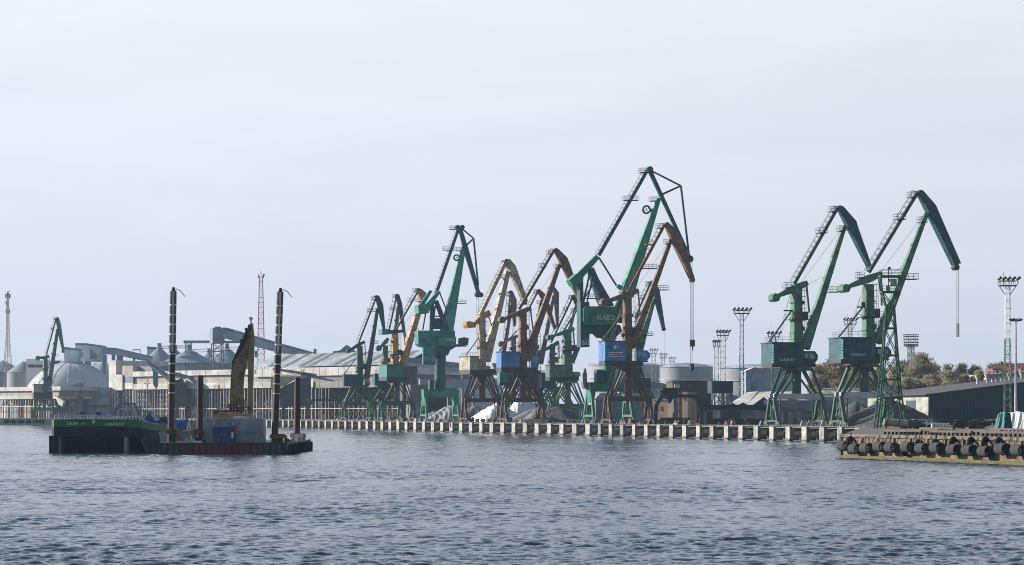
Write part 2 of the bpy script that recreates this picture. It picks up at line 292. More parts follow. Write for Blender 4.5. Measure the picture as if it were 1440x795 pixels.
# ------------------------------------------------------------------ the setting: water, ground
def build_water():
    ys = [50.0]
    while ys[-1] < 1120: ys.append(ys[-1] * 1.00105)
    ys = np.array([12.0, 20, 30, 38, 44, 47] + ys); tn = np.concatenate([np.linspace(-0.62, -0.26, 40)[:-1], np.linspace(-0.26, 0.26, 500), np.linspace(0.26, 0.62, 40)[1:]])
    X = (ys[:, None] * tn[None, :]).astype(np.float32); Y = np.repeat(ys[:, None], len(tn), 1).astype(np.float32); cell = (np.maximum(ys, 50) * 0.00105)[:, None].astype(np.float32)
    rng = np.random.default_rng(5); Z = np.zeros_like(X)
    wind = RD(-80)
    for i in range(110):
        lam = 0.26 * (2.2 / 0.26) ** rng.random() if i < 98 else rng.uniform(4, 8); th = wind + rng.normal(0, 0.5); kk = 2 * math.pi / lam
        a = (0.0062 * lam if lam < 0.6 else (0.0054 * lam if lam < 1.3 else (0.0032 * lam if lam < 4 else 0.0011 * lam))) * (0.5 + rng.random()); att = np.exp(-(cell * 1.7 / lam) ** 2)
        ph = kk * (X * math.cos(th) + Y * math.sin(th)) + rng.random() * 6.283
        s_ = np.sin(ph); Z += (a * att) * (2 * ((s_ + 1) * 0.5) ** 1.5 - 1)
    # patches of stronger and weaker ruffling
    g = np.zeros_like(X)
    for i in range(14):
        lam = 12 * 5 ** rng.random(); th = rng.random() * 6.283
        g += np.sin(2 * math.pi / lam * (X * math.cos(th) * 0.4 + Y * math.sin(th)) + rng.random() * 6.283)
    Z *= np.clip(1 + 0.08 * g, 0.65, 1.4)
    n, m = X.shape
    vs = np.stack([X, Y, Z], -1).reshape(-1, 3)
    idx = np.arange(n * m).reshape(n, m)
    fs = np.stack([idx[:-1, :-1], idx[:-1, 1:], idx[1:, 1:], idx[1:, :-1]], -1).reshape(-1, 4)
    me = bpy.data.meshes.new('water'); me.vertices.add(len(vs)); me.vertices.foreach_set('co', vs.ravel().astype(np.float32))
    me.loops.add(fs.size); me.loops.foreach_set('vertex_index', fs.ravel().astype(np.int32))
    me.polygons.add(len(fs)); me.polygons.foreach_set('loop_start', np.arange(0, fs.size, 4, dtype=np.int32)); me.polygons.foreach_set('loop_total', np.full(len(fs), 4, dtype=np.int32))
    me.polygons.foreach_set('use_smooth', np.ones(len(fs), dtype=bool)); me.update(); me.validate()
    mt = bpy.data.materials.new('harbour water'); mt.use_nodes = True; t = mt.node_tree; b = t.nodes['Principled BSDF']
    b.inputs['Base Color'].default_value = (0.042, 0.075, 0.105, 1); b.inputs['Roughness'].default_value = 0.07; b.inputs['IOR'].default_value = 1.333
    c = nd(t, 'ShaderNodeTexCoord'); nz_ = nd(t, 'ShaderNodeTexNoise'); nz_.inputs['Scale'].default_value = 4.0; nz_.inputs['Detail'].default_value = 6; nz_.inputs['Roughness'].default_value = 0.6
    bp = nd(t, 'ShaderNodeBump'); bp.inputs['Strength'].default_value = 0.35; bp.inputs['Distance'].default_value = 0.10
    t.links.new(c.outputs['Object'], nz_.inputs['Vector']); t.links.new(nz_.outputs['Fac'], bp.inputs['Height']); t.links.new(bp.outputs['Normal'], b.inputs['Normal'])
    me.materials.append(mt)
    o = bpy.data.objects.new('water', me); COL.objects.link(o); o['kind'] = 'structure'
build_water()
m = MB()
outl = [(-420, 1034), (A_COR.x, A_COR.y), (C_END.x, C_END.y), (J_FAR.x, J_FAR.y), (J_NEAR.x, J_NEAR.y), (1500, J_NEAR.y), (1500, 2600), (-1500, 2600), (-1500, 1034)]
n_ = len(outl)
m.add([(x, y, G) for x, y in outl], [list(range(n_))[::-1]])
gobj = m.build('ground', M_PAVE); gobj['kind'] = 'structure'

# haze: one closed box of thin even air round everything
m = MB(); m.box(-1600, 1600, -60, 2700, -1.2, 82)
hz = bpy.data.materials.new('harbour haze'); hz.use_nodes = True; t = hz.node_tree; t.nodes.clear()
ho = nd(t, 'ShaderNodeOutputMaterial'); hv = nd(t, 'ShaderNodeVolumePrincipled'); hv.inputs['Color'].default_value = (0.52, 0.75, 1.0, 1)
hv.inputs['Density'].default_value = 0.00009; hv.inputs['Anisotropy'].default_value = 0.1; t.links.new(hv.outputs['Volume'], ho.inputs['Volume'])
ob = m.build('haze', hz); ob['kind'] = 'stuff'

# ------------------------------------------------------------------ quay walls with their fenders
fend = None
def quay_wall():
    global fend
    root = thing('quay_wall', 'long pale concrete quay wall under the harbour cranes, cut into a row of blocks', 'quay wall', (0, 0, 0))
    m = MB()   # back wall behind the fender bays, with coping and foot beams
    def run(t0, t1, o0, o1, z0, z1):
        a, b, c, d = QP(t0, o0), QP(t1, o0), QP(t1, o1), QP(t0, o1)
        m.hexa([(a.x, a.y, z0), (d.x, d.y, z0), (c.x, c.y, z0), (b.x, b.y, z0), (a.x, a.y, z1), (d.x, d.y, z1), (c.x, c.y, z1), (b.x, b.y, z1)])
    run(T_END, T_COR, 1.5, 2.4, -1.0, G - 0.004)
    m.build('back_wall', paint('shade darkened quay concrete', (0.075, 0.075, 0.075), rough=.8, streak=.5), root)  # wall colour darkened to stand for the shade inside the bays
    m = MB(); run(T_END, T_COR, 0.45, 1.5, G - 0.3, G + 0.04); m.build('coping_beam', M_CONC, root)
    m = MB(); run(T_END, T_COR, 0.5, 1.5, -0.9, 0.12); m.build('foot_beam', M_QUAY, root)
    pers = []; t = T_END + 1.0
    while t < T_BEND:
        p = 7.15 if t < qt(834) else 9.0
        pers.append((t, p, 0)); t += p
    while t < T_COR - 12: pers.append((t, 9.0, 1)); t += 9.0
    fends = []; jr = random.Random(31); M_QUAY2 = paint('grey stained quay block', (0.34, 0.33, 0.31), rough=.9, rust=0.3, rustcol=(0.2, 0.16, 0.12), streak=0.7, bump=.5, tide=.6)
    for t, p, kind in pers:
        m = MB(); wid = 1.9 if p < 8 else 2.9
        if kind: wid = 2.2
        wj = jr.uniform(-.18, .18); run(t, t + wid + wj, jr.uniform(-.05, .05), 1.504, -1.0, G - jr.uniform(.03, .12)); run(t - .12, t + wid + .12, -.12 - jr.uniform(0, .1), .44, -1, jr.uniform(.05, .3)); m.build('buttress', M_QUAY if jr.random() > .3 else M_QUAY2, root)
        c = QP(t + wid + (p - wid) * 0.5, 0.85, 0); fends.append((c, kind))
    f0 = None
    for c, kind in fends:
        if f0 is None:
            f0 = thing('rubber_fender', 'black rubber drum fender slung in a bay of the concrete quay wall', 'fender', c, 'fenders in the bays of the quay wall')
            m = MB(); a = QD * 1.5; m.tube(-a + V(0, 0, 1.35), a + V(0, 0, 1.35), 0.62, n=14); m.build('drum', M_RUBBER, f0, True)
            m = MB(); m.tube(-a * 0.8 + V(0, 0, 1.9), -a * 0.8 + V(0, 0, 2.4), 0.07, n=6); m.tube(a * 0.8 + V(0, 0, 1.9), a * 0.8 + V(0, 0, 2.4), 0.07, n=6)
            m.tube(-a * 1.25 + V(0, 0, 1.35), a * 1.25 + V(0, 0, 1.35), 0.09, n=6); m.build('hanger', P_DSTEEL, f0)
        else:
            f1 = copy_tree(f0, (c.x + jr.uniform(-.15, .15), c.y + jr.uniform(-.15, .15), jr.uniform(-.22, .15))); f1.rotation_euler = (jr.uniform(-.06, .06), jr.uniform(-.06, .06), jr.uniform(-.05, .05))
    # bollards along the edge
    b0 = None
    for i in range(26):
        c = QP(T_END + 8 + i * 14.3, 1.3, G + .03)
        if b0 is None:
            b0 = thing('mooring_bollard', 'squat iron mooring bollard on the edge of the main quay', 'bollard', c, 'mooring bollards along the main quay')
            m = MB(); m.lathe([(0.0, 0.0), (0.34, 0.0), (0.26, 0.1), (0.2, 0.4), (0.34, 0.5), (0.34, 0.62), (0.0, 0.66)], 12); m.build('bollard_post', P_DSTEEL, b0, True)
        else: copy_tree(b0, c)
quay_wall()
def far_quay():
    root = thing('far_quay_wall', 'pinkish concrete quay wall at the far left below the loading hall', 'quay wall', (0, 0, 0))
    m = MB(); m.box(-420, A_COR.x - 0.5, 1033.2, 1036, -1.0, G + 0.03); m.build('wall_face', M_CONCP, root)
    m = MB(); m.box(-420, A_COR.x - 0.5, 1032.7, 1033.2, -1.0, 0.35); m.build('foot_beam', M_CONC, root)
    f0 = None
    for px in (9.5, 19.5, 30, 40.5, 51, 59):
        c = V(wx(px, 1033), 1033.2, 0)
        if f0 is None:
            f0 = thing('rubber_fender', 'dark half round rubber fender on the pinkish far left quay face', 'fender', c, 'fenders on the far left quay')
            m = MB(); m.tube((-0.9, -0.35, 1.45), (0.9, -0.35, 1.45), 0.72, n=14); m.tube((-1.6, -0.2, 1.2), (-0.9, -0.3, 1.3), 0.2, 0.5, n=10); m.build('drum', M_RUBBER, f0, True)
            m = MB(); m.box(-1.0, 1.0, -0.28, 0.0, 2.1, 2.4); m.build('hanger', P_DSTEEL, f0)
        else: copy_tree(f0, c)
far_quay()
def jetty():
    root = thing('jetty_wall', 'ochre stained concrete jetty wall hung with black fenders at the right edge', 'jetty', (0, 0, 0))
    def P(t, off, z): p = J_FAR - QD * t + QN * off; return (p.x, p.y, z)
    def run(m, t0, t1, o0, o1, z0, z1):
        m.hexa([P(t0, o0, z0), P(t1, o0, z0), P(t1, o1, z0), P(t0, o1, z0), P(t0, o0, z1), P(t1, o0, z1), P(t1, o1, z1), P(t0, o1, z1)])
    m = MB(); run(m, 0, 150, -0.05, 1.2, -1, G - 0.32)
    for i in range(38): run(m, 1.0 + i * 3.9, 1.35 + i * 3.9, -0.25, -0.05, 0.9, G - 0.34)
    m.build('wall_face', M_JETTY, root)
    m = MB(); run(m, 0, 150, -0.22, 1.3, G - 0.32, G + 0.05); m.build('coping', paint('jetty coping', (0.14, 0.115, 0.09), rust=0.3, streak=0.5, bump=0.5), root)
    m = MB(); run(m, 0, 150, -0.45, -0.05, -1, 0.26); m.build('algae_ledge', M_ALGAE, root)
    m = MB(); run(m, -0.35, 0, -0.3, 1.2, -1, G + 0.1); m.build('corner_pile', P_RUST, root)
    # far side of the jetty, towards the basin
    m = MB(); a, b = J_FAR, C_END; m.bar((a.x + .6, a.y + .2, 0.9), (b.x + .6, b.y, 0.9), 1.0, 3.6, side=(0, 0, 1)); m.build('end_face', M_JETTY, root)
    # cylinder fenders, hollow end towards the viewer
    c0 = t0 = None
    def tpx(px):
        u = (px - CX) / F; a = J_FAR - QN * 0.7; return (a.x - u * a.y) / (QD.x - u * QD.y)
    for px, py in ((1187, 627), (1203, 631.5), (1219, 630.5), (1238, 628.5), (1254, 629.5), (1277, 629), (1297.5, 631), (1318, 630), (1342, 632.5), (1363.5, 633.5), (1386, 635), (1410, 631.5), (1433, 633.5)):
        tt = tpx(px); p = J_FAR - QD * tt - QN * 0.72; z = wz(py, p.y)
        if c0 is None:
            c0 = thing('cylinder_fender', 'hollow grey black rubber cylinder fender chained to the stained jetty wall', 'fender', (p.x, p.y, z), 'cylinder fenders along the jetty')
            m = MB(); a = QD; L = 0.8; n = 18; u = QN; vv = V(0, 0, 1); vs = []
            for q, r in ((-L, 0.46), (-L, 0.62), (L, 0.62), (L, 0.46)):
                vs += [a * q + (u * math.cos(6.2832 * i / n) + vv * math.sin(6.2832 * i / n)) * r for i in range(n)]
            m.add(vs, [[j % 4 * n + i, j % 4 * n + (i + 1) % n, (j + 1) % 4 * n + (i + 1) % n, (j + 1) % 4 * n + i] for j in range(4) for i in range(n)]); m.build('rubber_sleeve', M_RUBG, c0, True)
            m = MB(); m.tube(-a * L * 1.05, a * L * 1.05, 0.07, n=6); m.tube(-a * L, V(0, 0, 1.35) - a * L * 1.3 + QN * 0.45, 0.055, n=6); m.tube(a * L, V(0, 0, 1.35) + a * L * 1.3 + QN * 0.45, 0.055, n=6); m.build('chain', P_DSTEEL, c0)
        else: copy_tree(c0, (p.x, p.y, z))
    for px, py in ((1192.5, 623), (1269, 632), (1288, 628), (1311, 628), (1337, 624.5), (1362, 625), (1382, 624.5), (1401, 625.5)):
        tt = tpx(px); p = J_FAR - QD * tt - QN * 0.4; z = wz(py, p.y)
        if t0 is None:
            t0 = thing('tyre_fender', 'big black tyre hung between the cylinder fenders of the jetty', 'tyre', (p.x, p.y, z), 'tyre fenders along the jetty')
            m = MB(); n = 22; k = 10; ax_ = (QD * 0.8 + QN * -0.6).normalized(); u = V(0, 0, 1); v2 = ax_.cross(u)
            vs = [(u * math.cos(6.2832 * i / n) + v2 * math.sin(6.2832 * i / n)) * (0.58 + 0.24 * math.cos(6.2832 * j / k)) + ax_ * 0.24 * math.sin(6.2832 * j / k) for i in range(n) for j in range(k)]
            m.add(vs, [[i * k + j, i * k + (j + 1) % k, ((i + 1) % n) * k + (j + 1) % k, ((i + 1) % n) * k + j] for i in range(n) for j in range(k)]); m.build('tyre_ring', M_RUBBER, t0, True)
            m = MB(); m.tube((0, 0, 0.7), V(0, 0, 1.25) + QN * 0.2, 0.05, n=6); m.build('chain', P_DSTEEL, t0)
        else: copy_tree(t0, (p.x, p.y, z))
    # low timber guard rails lying along the deck
    g0 = None
    for i, (off, t_, ln) in enumerate(((1.2, 8, 9), (1.2, 19, 9), (1.2, 30, 9), (1.2, 41, 9), (9, -2, 11), (9, 12, 11), (9, 26, 11), (26, -28, 14), (26, -10, 14), (26, 8, 14))):
        p = J_FAR - QD * t_ + QN * off
        if g0 is None:
            g0 = thing('guard_rail', 'low grey timber guard rail on short black posts lying on the jetty deck', 'guard rail', (p.x, p.y, G), 'guard rails on the jetty deck')
            a = -QD; m = MB(); m.bar((0, 0, 0.5), a * 9 + V(0, 0, 0.5), 0.3, 0.24, side=(0, 0, 1)); m.build('rail_beam', M_WOOD, g0)
            for j in range(10): m = MB(); q = a * (0.3 + j * 0.93); m.box(q.x - .14, q.x + .14, q.y - .14, q.y + .14, 0, 0.4); m.build('rail_post', P_DSTEEL, g0)
        else: copy_tree(g0, (p.x, p.y, G))
jetty()

# ------------------------------------------------------------------ portal slewing cranes
E1, E2 = QN, QD
def zloc(py, Y): return wz(py, Y) - G
def portal(root, Y, mp_, beam_y, ring, gauge=10.5, base=5.2, e1=E1, e2=E2, girder=None):
    zb, zr = zloc(beam_y, Y), zloc(ring[2], Y); rr = (ring[1] - ring[0]) / 2 * Y / F
    for sd_ in (-1, 1):
        for al in (-1, 1):
            ft = e1 * (sd_ * gauge / 2) + e2 * (al * base / 2)
            m = MB(); kn = e1 * (sd_ * gauge / 2) + e2 * (al * 0.95) + V(0, 0, zb - 0.2)
            m.bar(ft + V(0, 0, 0.8), kn, 0.42, 0.55, 0.5, 0.7, side=e1)
            m.bar(ft + V(0, 0, 0.8) - e1 * (sd_ * 0.4), kn - e1 * (sd_ * 1.3), 0.22, 0.22, side=e1)
            m.bar(e2 * (al * 0.3) + e1 * (sd_ * gauge / 2) + V(0, 0, 0.95), kn, 0.18, 0.18, side=e1)
            lg = m.build('portal_leg', mp_, root)
            m = MB(); m.obox(ft, e2, e1, 0.8, 0.28, 0.42, 0.9)
            for q in (-0.5, 0.5): m.tube(ft + e2 * q - e1 * 0.16 + V(0, 0, 0.32), ft + e2 * q + e1 * 0.16 + V(0, 0, 0.32), 0.32, n=12)
            m.build('bogie', mp_, lg)
            st = e1 * (sd_ * (gauge / 2 - 0.1)) + e2 * (al * 1.0) + V(0, 0, zb - 0.3); en = e1 * (sd_ * rr * 0.85) + e2 * (al * rr * 0.6) + V(0, 0, zr)
            m = MB(); m.bar(st, en, 0.55, 0.6, 0.4, 0.45); m.build('portal_strut', mp_, root)
            st = e1 * (sd_ * (gauge / 2 - 1.2)) + e2 * (al * 0.8) + V(0, 0, zb); en = e1 * (sd_ * rr * 0.12) + e2 * (al * rr * 0.6) + V(0, 0, zr - 0.2)
            m = MB(); m.bar(st, en, 0.34, 0.36); m.build('diagonal_brace', mp_, root)
        m = MB(); m.bar(e1 * (sd_ * gauge / 2) + e2 * (-base / 2) + V(0, 0, 1.0), e1 * (sd_ * gauge / 2) + e2 * (base / 2) + V(0, 0, 1.0), 0.36, 0.4, side=(0, 0, 1)); m.build('sill_beam', mp_, root)
    for al in (-1, 1):
        m = MB(); a = e2 * (al * 1.0); m.bar(a - e1 * (gauge / 2 + .2) + V(0, 0, zb), a + e1 * (gauge / 2 + .2) + V(0, 0, zb), 0.5, 1.15, side=(0, 0, 1)); m.build('portal_girder', girder or mp_, root)
    m = MB(); m.tube((0, 0, zb - 0.4), (0, 0, zr), 0.95, n=14); m.build('pivot_column', mp_, root, True)
    m = MB(); m.tube((0, 0, zr - 0.35), (0, 0, zr + 0.3), rr * 1.02, n=28); m.build('slewing_ring', mp_, root, True)
    return zr, rr
def railing(m, fr, a, b, up=1.05, n=None):
    a, b = Vector(a), Vector(b); L = (b - a).length; n = n or max(2, int(L / 1.2))
    for i in range(n + 1):
        p = a.lerp(b, i / n); m.tube(p, p + V(0, 0, up), 0.035, n=4, cap=False)
    for h in (up, up * 0.55): m.tube(a + V(0, 0, h), b + V(0, 0, h), 0.03, n=4, cap=False)
def platform(root, fr, px, py, wpx, mat, dep=1.8):
    m = MB(); a, b = fr.pl(px - wpx / 2, py), fr.pl(px + wpx / 2, py); m.bar(a, b, dep, 0.16, side=(0, 0, 1))
    for s in (-1, 1): railing(m, fr, a + fr.ey * (s * dep / 2), b + fr.ey * (s * dep / 2))
    railing(m, fr, a - fr.ey * dep / 2, a + fr.ey * dep / 2, n=1); railing(m, fr, b - fr.ey * dep / 2, b + fr.ey * dep / 2, n=1)
    m.build('access_platform', mat, root)
def ladder(parent, fr, p, q, side, mat):
    m = MB(); a, b = fr.pl(*p), fr.pl(*q); d = (b - a); L = d.length; nrm = fr.ex * (-d.z) + V(0, 0, d.dot(fr.ex)); nrm.normalize(); nrm *= side
    n = max(6, int(L / 1.15)); o = 0.95
    for yy in (-0.35, 0.35):
        m.tube(a + nrm * o + fr.ey * yy, b + nrm * o + fr.ey * yy, 0.04, n=4, cap=False)
        for i in range(n + 1):
            c = a.lerp(b, i / n) + fr.ey * yy; m.tube(c + nrm * 0.2, c + nrm * o, 0.04, n=4, cap=False)
    m.build('ladder', mat, parent)
def cab_part(root, fr, cab, mh, dep=2.0):
    x0, x1, y0, y1 = cab; w_ = x1 - x0; h_ = y1 - y0
    m = MB(); fr.poly(m, [(x0, y0), (x1 - w_ * .25, y0), (x1, y0 + h_ * .3), (x1, y0 + h_ * .62), (x1 - w_ * .3, y1), (x0, y1)], -dep / 2, dep / 2); c = m.build('operator_cab', mh, root)
    m = MB(); fr.poly(m, [(x0 + w_ * .5, y0 + h_ * .15), (x1 - w_ * .28, y0 + h_ * .15), (x1 - w_ * .08, y0 + h_ * .36), (x1 - w_ * .08, y0 + h_ * .58), (x0 + w_ * .5, y0 + h_ * .58)], -dep / 2 - 0.03, -dep / 2 - 0.01)
    fr.poly(m, [(x0 + w_ * .1, y0 + h_ * .15), (x0 + w_ * .4, y0 + h_ * .15), (x0 + w_ * .4, y0 + h_ * .55), (x0 + w_ * .1, y0 + h_ * .55)], -dep / 2 - 0.03, -dep / 2 - 0.01)
    a, b = fr.sz(x1, y0 + h_ * .32), fr.sz(x1, y0 + h_ * .6)
    m.hexa([fr.P(a[0], -dep * .4, b[1]), fr.P(a[0] + .03, -dep * .4, b[1]), fr.P(a[0] + .03, dep * .4, b[1]), fr.P(a[0], dep * .4, b[1]), fr.P(a[0], -dep * .4, a[1]), fr.P(a[0] + .03, -dep * .4, a[1]), fr.P(a[0] + .03, dep * .4, a[1]), fr.P(a[0], dep * .4, a[1])])
    m.build('window', P_CABGL, c)
def crane(label, cx, ring, beam_y, col, house, cab=None, ball=None, lever=None, link=None, boom=None, jib=None, nose=None, ropes=(), plats=(), stays=(),
          m=P_GREEN, mp=None, mh=P_TEAL, mj=None, mbm=None, ml=None, mc=None, mlev=None, th=18, Y=None, gauge=10.5, base=5.2, hd=4.4, letters=None, letm=P_LGREY, girder=None, e1=E1, e2=E2, extra=None, ribs=True):
    Y = Y or rail_Y(cx, 7.75); mp = mp or m; mj = mj or m; mbm = mbm or m; ml = ml or m; mc = mc or m; mlev = mlev or m
    fr = Frame(cx, Y, th); k = fr.k
    root = thing('portal_crane', label, 'harbour crane', fr.loc, 'portal cranes on the quays')
    zr, rr = portal(root, Y, mp, beam_y, ring, gauge, base, e1, e2, girder)
    if house:
        x0, x1, y0, y1 = house
        q0, z1 = fr.sz(x0, y0, -hd / 2); q1, z0 = fr.sz(x1, y1, -hd / 2); zc = fr.sz((x0 + x1) / 2, y1, -hd / 2)[1]; zt = fr.sz((x0 + x1) / 2, y0, -hd / 2)[1]
        b = MB(); b.hexa([fr.P(q0, -hd / 2, zc), fr.P(q1, -hd / 2, zc), fr.P(q1, hd / 2, zc), fr.P(q0, hd / 2, zc), fr.P(q0, -hd / 2, zt), fr.P(q1, -hd / 2, zt), fr.P(q1, hd / 2, zt), fr.P(q0, hd / 2, zt)])
        if ribs:
            for i in range(1, 7):
                z = zc + (zt - zc) * i / 7; b.bar(fr.P(q0 + .05, -hd / 2 - .02, z), fr.P(q1 - .05, -hd / 2 - .02, z), 0.05, 0.07, side=(0, 0, 1))
                b.bar(fr.P(q0 - .02, -hd / 2 + .1, z), fr.P(q0 - .02, hd / 2 - .1, z), 0.05, 0.07, side=(0, 0, 1))
        ho_ = b.build('machine_house', mh, root)
        b = MB(); b.hexa([fr.P(q0 - .15, -hd / 2 - .15, zt), fr.P(q1 + .1, -hd / 2 - .15, zt), fr.P(q1 + .1, hd / 2 + .15, zt), fr.P(q0 - .15, hd / 2 + .15, zt), fr.P(q0 - .15, -hd / 2 - .15, zt + .22), fr.P(q1 + .1, -hd / 2 - .15, zt + .22), fr.P(q1 + .1, hd / 2 + .15, zt + .22), fr.P(q0 - .15, hd / 2 + .15, zt + .22)])
        b.build('house_roof', P_DSTEEL, ho_)
        b = MB(); railing(b, fr, fr.P(q0 + .8, -hd / 2 + .1, zt + .2), fr.P(q1, -hd / 2 + .1, zt + .2)); railing(b, fr, fr.P(q0 + .8, -hd / 2 + .1, zt + .2), fr.P(q0 + .8, hd / 2 - .1, zt + .2)); b.build('roof_railing', P_DSTEEL, ho_)
        b = MB(); b.hexa([fr.P(q0, -hd / 2 + .1, zr + .3), fr.P(max(q1, rr), -hd / 2 + .1, zr + .3), fr.P(max(q1, rr), hd / 2 - .1, zr + .3), fr.P(q0, hd / 2 - .1, zr + .3), fr.P(q0, -hd / 2 + .1, zc), fr.P(max(q1, rr), -hd / 2 + .1, zc), fr.P(max(q1, rr), hd / 2 - .1, zc), fr.P(q0, hd / 2 - .1, zc)])
        b.build('slewing_platform', P_DSTEEL, root)
        if letters: fr.text(letters[0], *letters[1:5], -hd / 2 - 0.06, letm, ho_, 'house_lettering')
    if cab: cab_part(root, fr, cab, mh); b = MB(); fr.taper(b, (col[0], cab[3]), (cab[1] - 2, cab[3]), 2, 2, dep=1.6); b.build('cab_bracket', P_DSTEEL, root)
    xc, yt, yb, cw = col
    b = MB(); w_ = cw / k; a, c = fr.pl(xc, yb), fr.pl(xc, yt); b.bar(a, c, w_, w_ * 1.1, w_ * .88, w_ * .95, side=fr.ey)
    for f_ in (0.2, 0.45, 0.7): p = a.lerp(c, f_); b.bar(p - V(0, 0, .12), p + V(0, 0, .12), w_ * 1.15, w_ * 1.22, side=fr.ey)
    if yb < ring[2] - 2:
        b.bar(fr.P(a.dot(fr.ex), 0, zr), a, w_ * 1.15, w_ * 1.2, side=fr.ey)
    t_ = b.build('tower_column', mc, root); ladder(t_, fr, (xc + cw * .5, yb), (xc + cw * .45, yt), -1, mc)
    b = MB(); p = a.lerp(c, 0.42)
    for s in (-1, 1): railing(b, fr, p + fr.ex * (-w_ * .9) + fr.ey * (s * w_ * .9), p + fr.ex * (w_ * 1.3) + fr.ey * (s * w_ * .9))
    b.bar(p - fr.ex * w_ * .9, p + fr.ex * w_ * 1.3, w_ * 1.8, .12, side=(0, 0, 1)); b.bar(p + fr.ex * w_ * .7 + V(0, 0, .1), p + fr.ex * w_ * .7 + V(0, 0, 1.6), w_ * .9, side=fr.ey); b.build('column_platform', P_DSTEEL if m not in (P_TAN,) else m, root)
    if ball:
        b = MB(); x, y, r = ball; c = fr.pl(x, y); r_ = r / k
        b.tube(c - fr.ey * 1.1, c + fr.ey * 1.1, r_, n=7); b.build('counterweight', mlev if mlev is not m else mc, root)
    if lever:
        b = MB(); (p0, w0), (p1, w1), (p2, w2) = lever; fr.taper(b, p0, p1, w0, w1); fr.taper(b, p1, p2, w1, w2); b.build('counterweight_lever', mlev, root)
    if link:
        b = MB(); fr.taper(b, link[0], link[1], link[2], link[2]); lk = b.build('upper_link', ml, root); ladder(lk, fr, link[0], link[1], 1, ml)
    if boom:
        b = MB()
        if len(boom) == 4: fr.taper(b, boom[0], boom[1], boom[2], boom[3])
        else:
            fr.taper(b, boom[0], boom[4], boom[2], boom[2]); fr.taper(b, boom[4], boom[1], boom[2], boom[3])
        p, q = Vector(boom[0]), Vector(boom[1])
        for f_ in (0.4, 0.58, 0.75): e = p.lerp(q, f_); fr.disc(b, e.x - boom[3] * .6, e.y, 1.4, 0.6, n=8)
        pa, qa = fr.pl(*boom[0]), fr.pl(*boom[1]); d_ = (qa - pa)
        for i in range(1, 8): f_ = i / 8; c = pa + d_ * f_; w2 = (boom[2] * (1 - f_) + boom[3] * f_) / k; b.bar(c - d_.normalized() * .06, c + d_.normalized() * .06, w2 * 1.1, w2 * 1.0, side=fr.ey)
        b.build('boom', mbm, root)
    if jib:
        b = MB(); dep = 1.5; qs = [fr.sz(*p) for p in jib]; n = len(qs); ar = sum(qs[i][0] * qs[(i + 1) % n][1] - qs[(i + 1) % n][0] * qs[i][1] for i in range(n))
        if ar < 0: qs = qs[::-1]
        b.add([fr.P(q, -dep / 2, z) for q, z in qs] + [fr.P(q, dep / 2, z) for q, z in qs], [list(range(n)), list(range(n, 2 * n))[::-1]] + [[(i + 1) % n, i, n + i, n + (i + 1) % n] for i in range(n)])
        j = b.build('jib', mj, root)
        b = MB(); x, y = jib[0]; fr.disc(b, x + 1, y + .5, 2.0, 1.9, n=14); b.build('peak_sheave', P_DSTEEL, j)
        if nose: b = MB(); fr.disc(b, nose[0], nose[1], nose[2], 1.2, n=18); fr.disc(b, nose[0], nose[1], nose[2] * .35, 1.6, n=10); b.build('nose_sheave', P_DSTEEL if mj is not P_BROWN else mj, j)
    for p0, p1, w_ in stays:
        b = MB(); fr.taper(b, p0, p1, w_, w_); b.build('stay_rod', m if m is not P_GREEN else P_GREEND, root)
    for x, y0, y1 in ropes:
        b = MB(); b.tube(fr.pl(x, y0), fr.pl(x, y1), 0.045, n=5); b.build('hoist_rope', P_ROPE, root)
    for x, y, w_ in plats: platform(root, fr, x, y, w_, P_DSTEEL if m in (P_GREEN, P_GREEND, P_GREENF) else m)
    # clutter: rigging lines, cabinets, house doors
    rg = random.Random(int(cx * 10))
    if boom and link:
        b = MB(); p0 = fr.pl(col[0], col[1] + 8)
        for q in (boom[1], (boom[1][0] * .6 + boom[0][0] * .4, boom[1][1] * .6 + boom[0][1] * .4)): b.tube(p0 + fr.ey * .5, fr.pl(*q) + fr.ey * .5, .03, n=4, cap=False)
        if nose:
            e = jib[0]
            for yy in (-.4, .4): b.tube(fr.pl(e[0], e[1]) + fr.ey * yy, fr.pl(nose[0], nose[1]) + fr.ex * .5 + fr.ey * yy, .03, n=4, cap=False)
        if house: b.tube(fr.pl(house[0] + 6, house[2], 0), fr.pl(col[0] - col[3] * .5, col[1] + 6), .03, n=4, cap=False); b.tube(fr.pl(house[0] + 10, house[2], .6), fr.pl(col[0] - col[3] * .5, col[1] + 4), .03, n=4, cap=False)
        b.build('rigging_lines', P_ROPE, root)
    h_ = yb - yt; wcol = cw / k
    for i in range(4):
        b = MB(); f_ = rg.uniform(.08, .85); s_ = rg.choice((-1, 1)); p = fr.pl(xc, yt + h_ * f_) + fr.ex * (s_ * wcol * .55) - fr.ey * (wcol * rg.uniform(-.2, .5)); b.obox(p, fr.ex, fr.ey, rg.uniform(.2, .4), rg.uniform(.2, .4), p.z - rg.uniform(.2, .5), p.z + rg.uniform(.2, .5))
        b.build('column_cabinet', P_DSTEEL, root)
    if extra: extra(root, fr)
    return root, fr

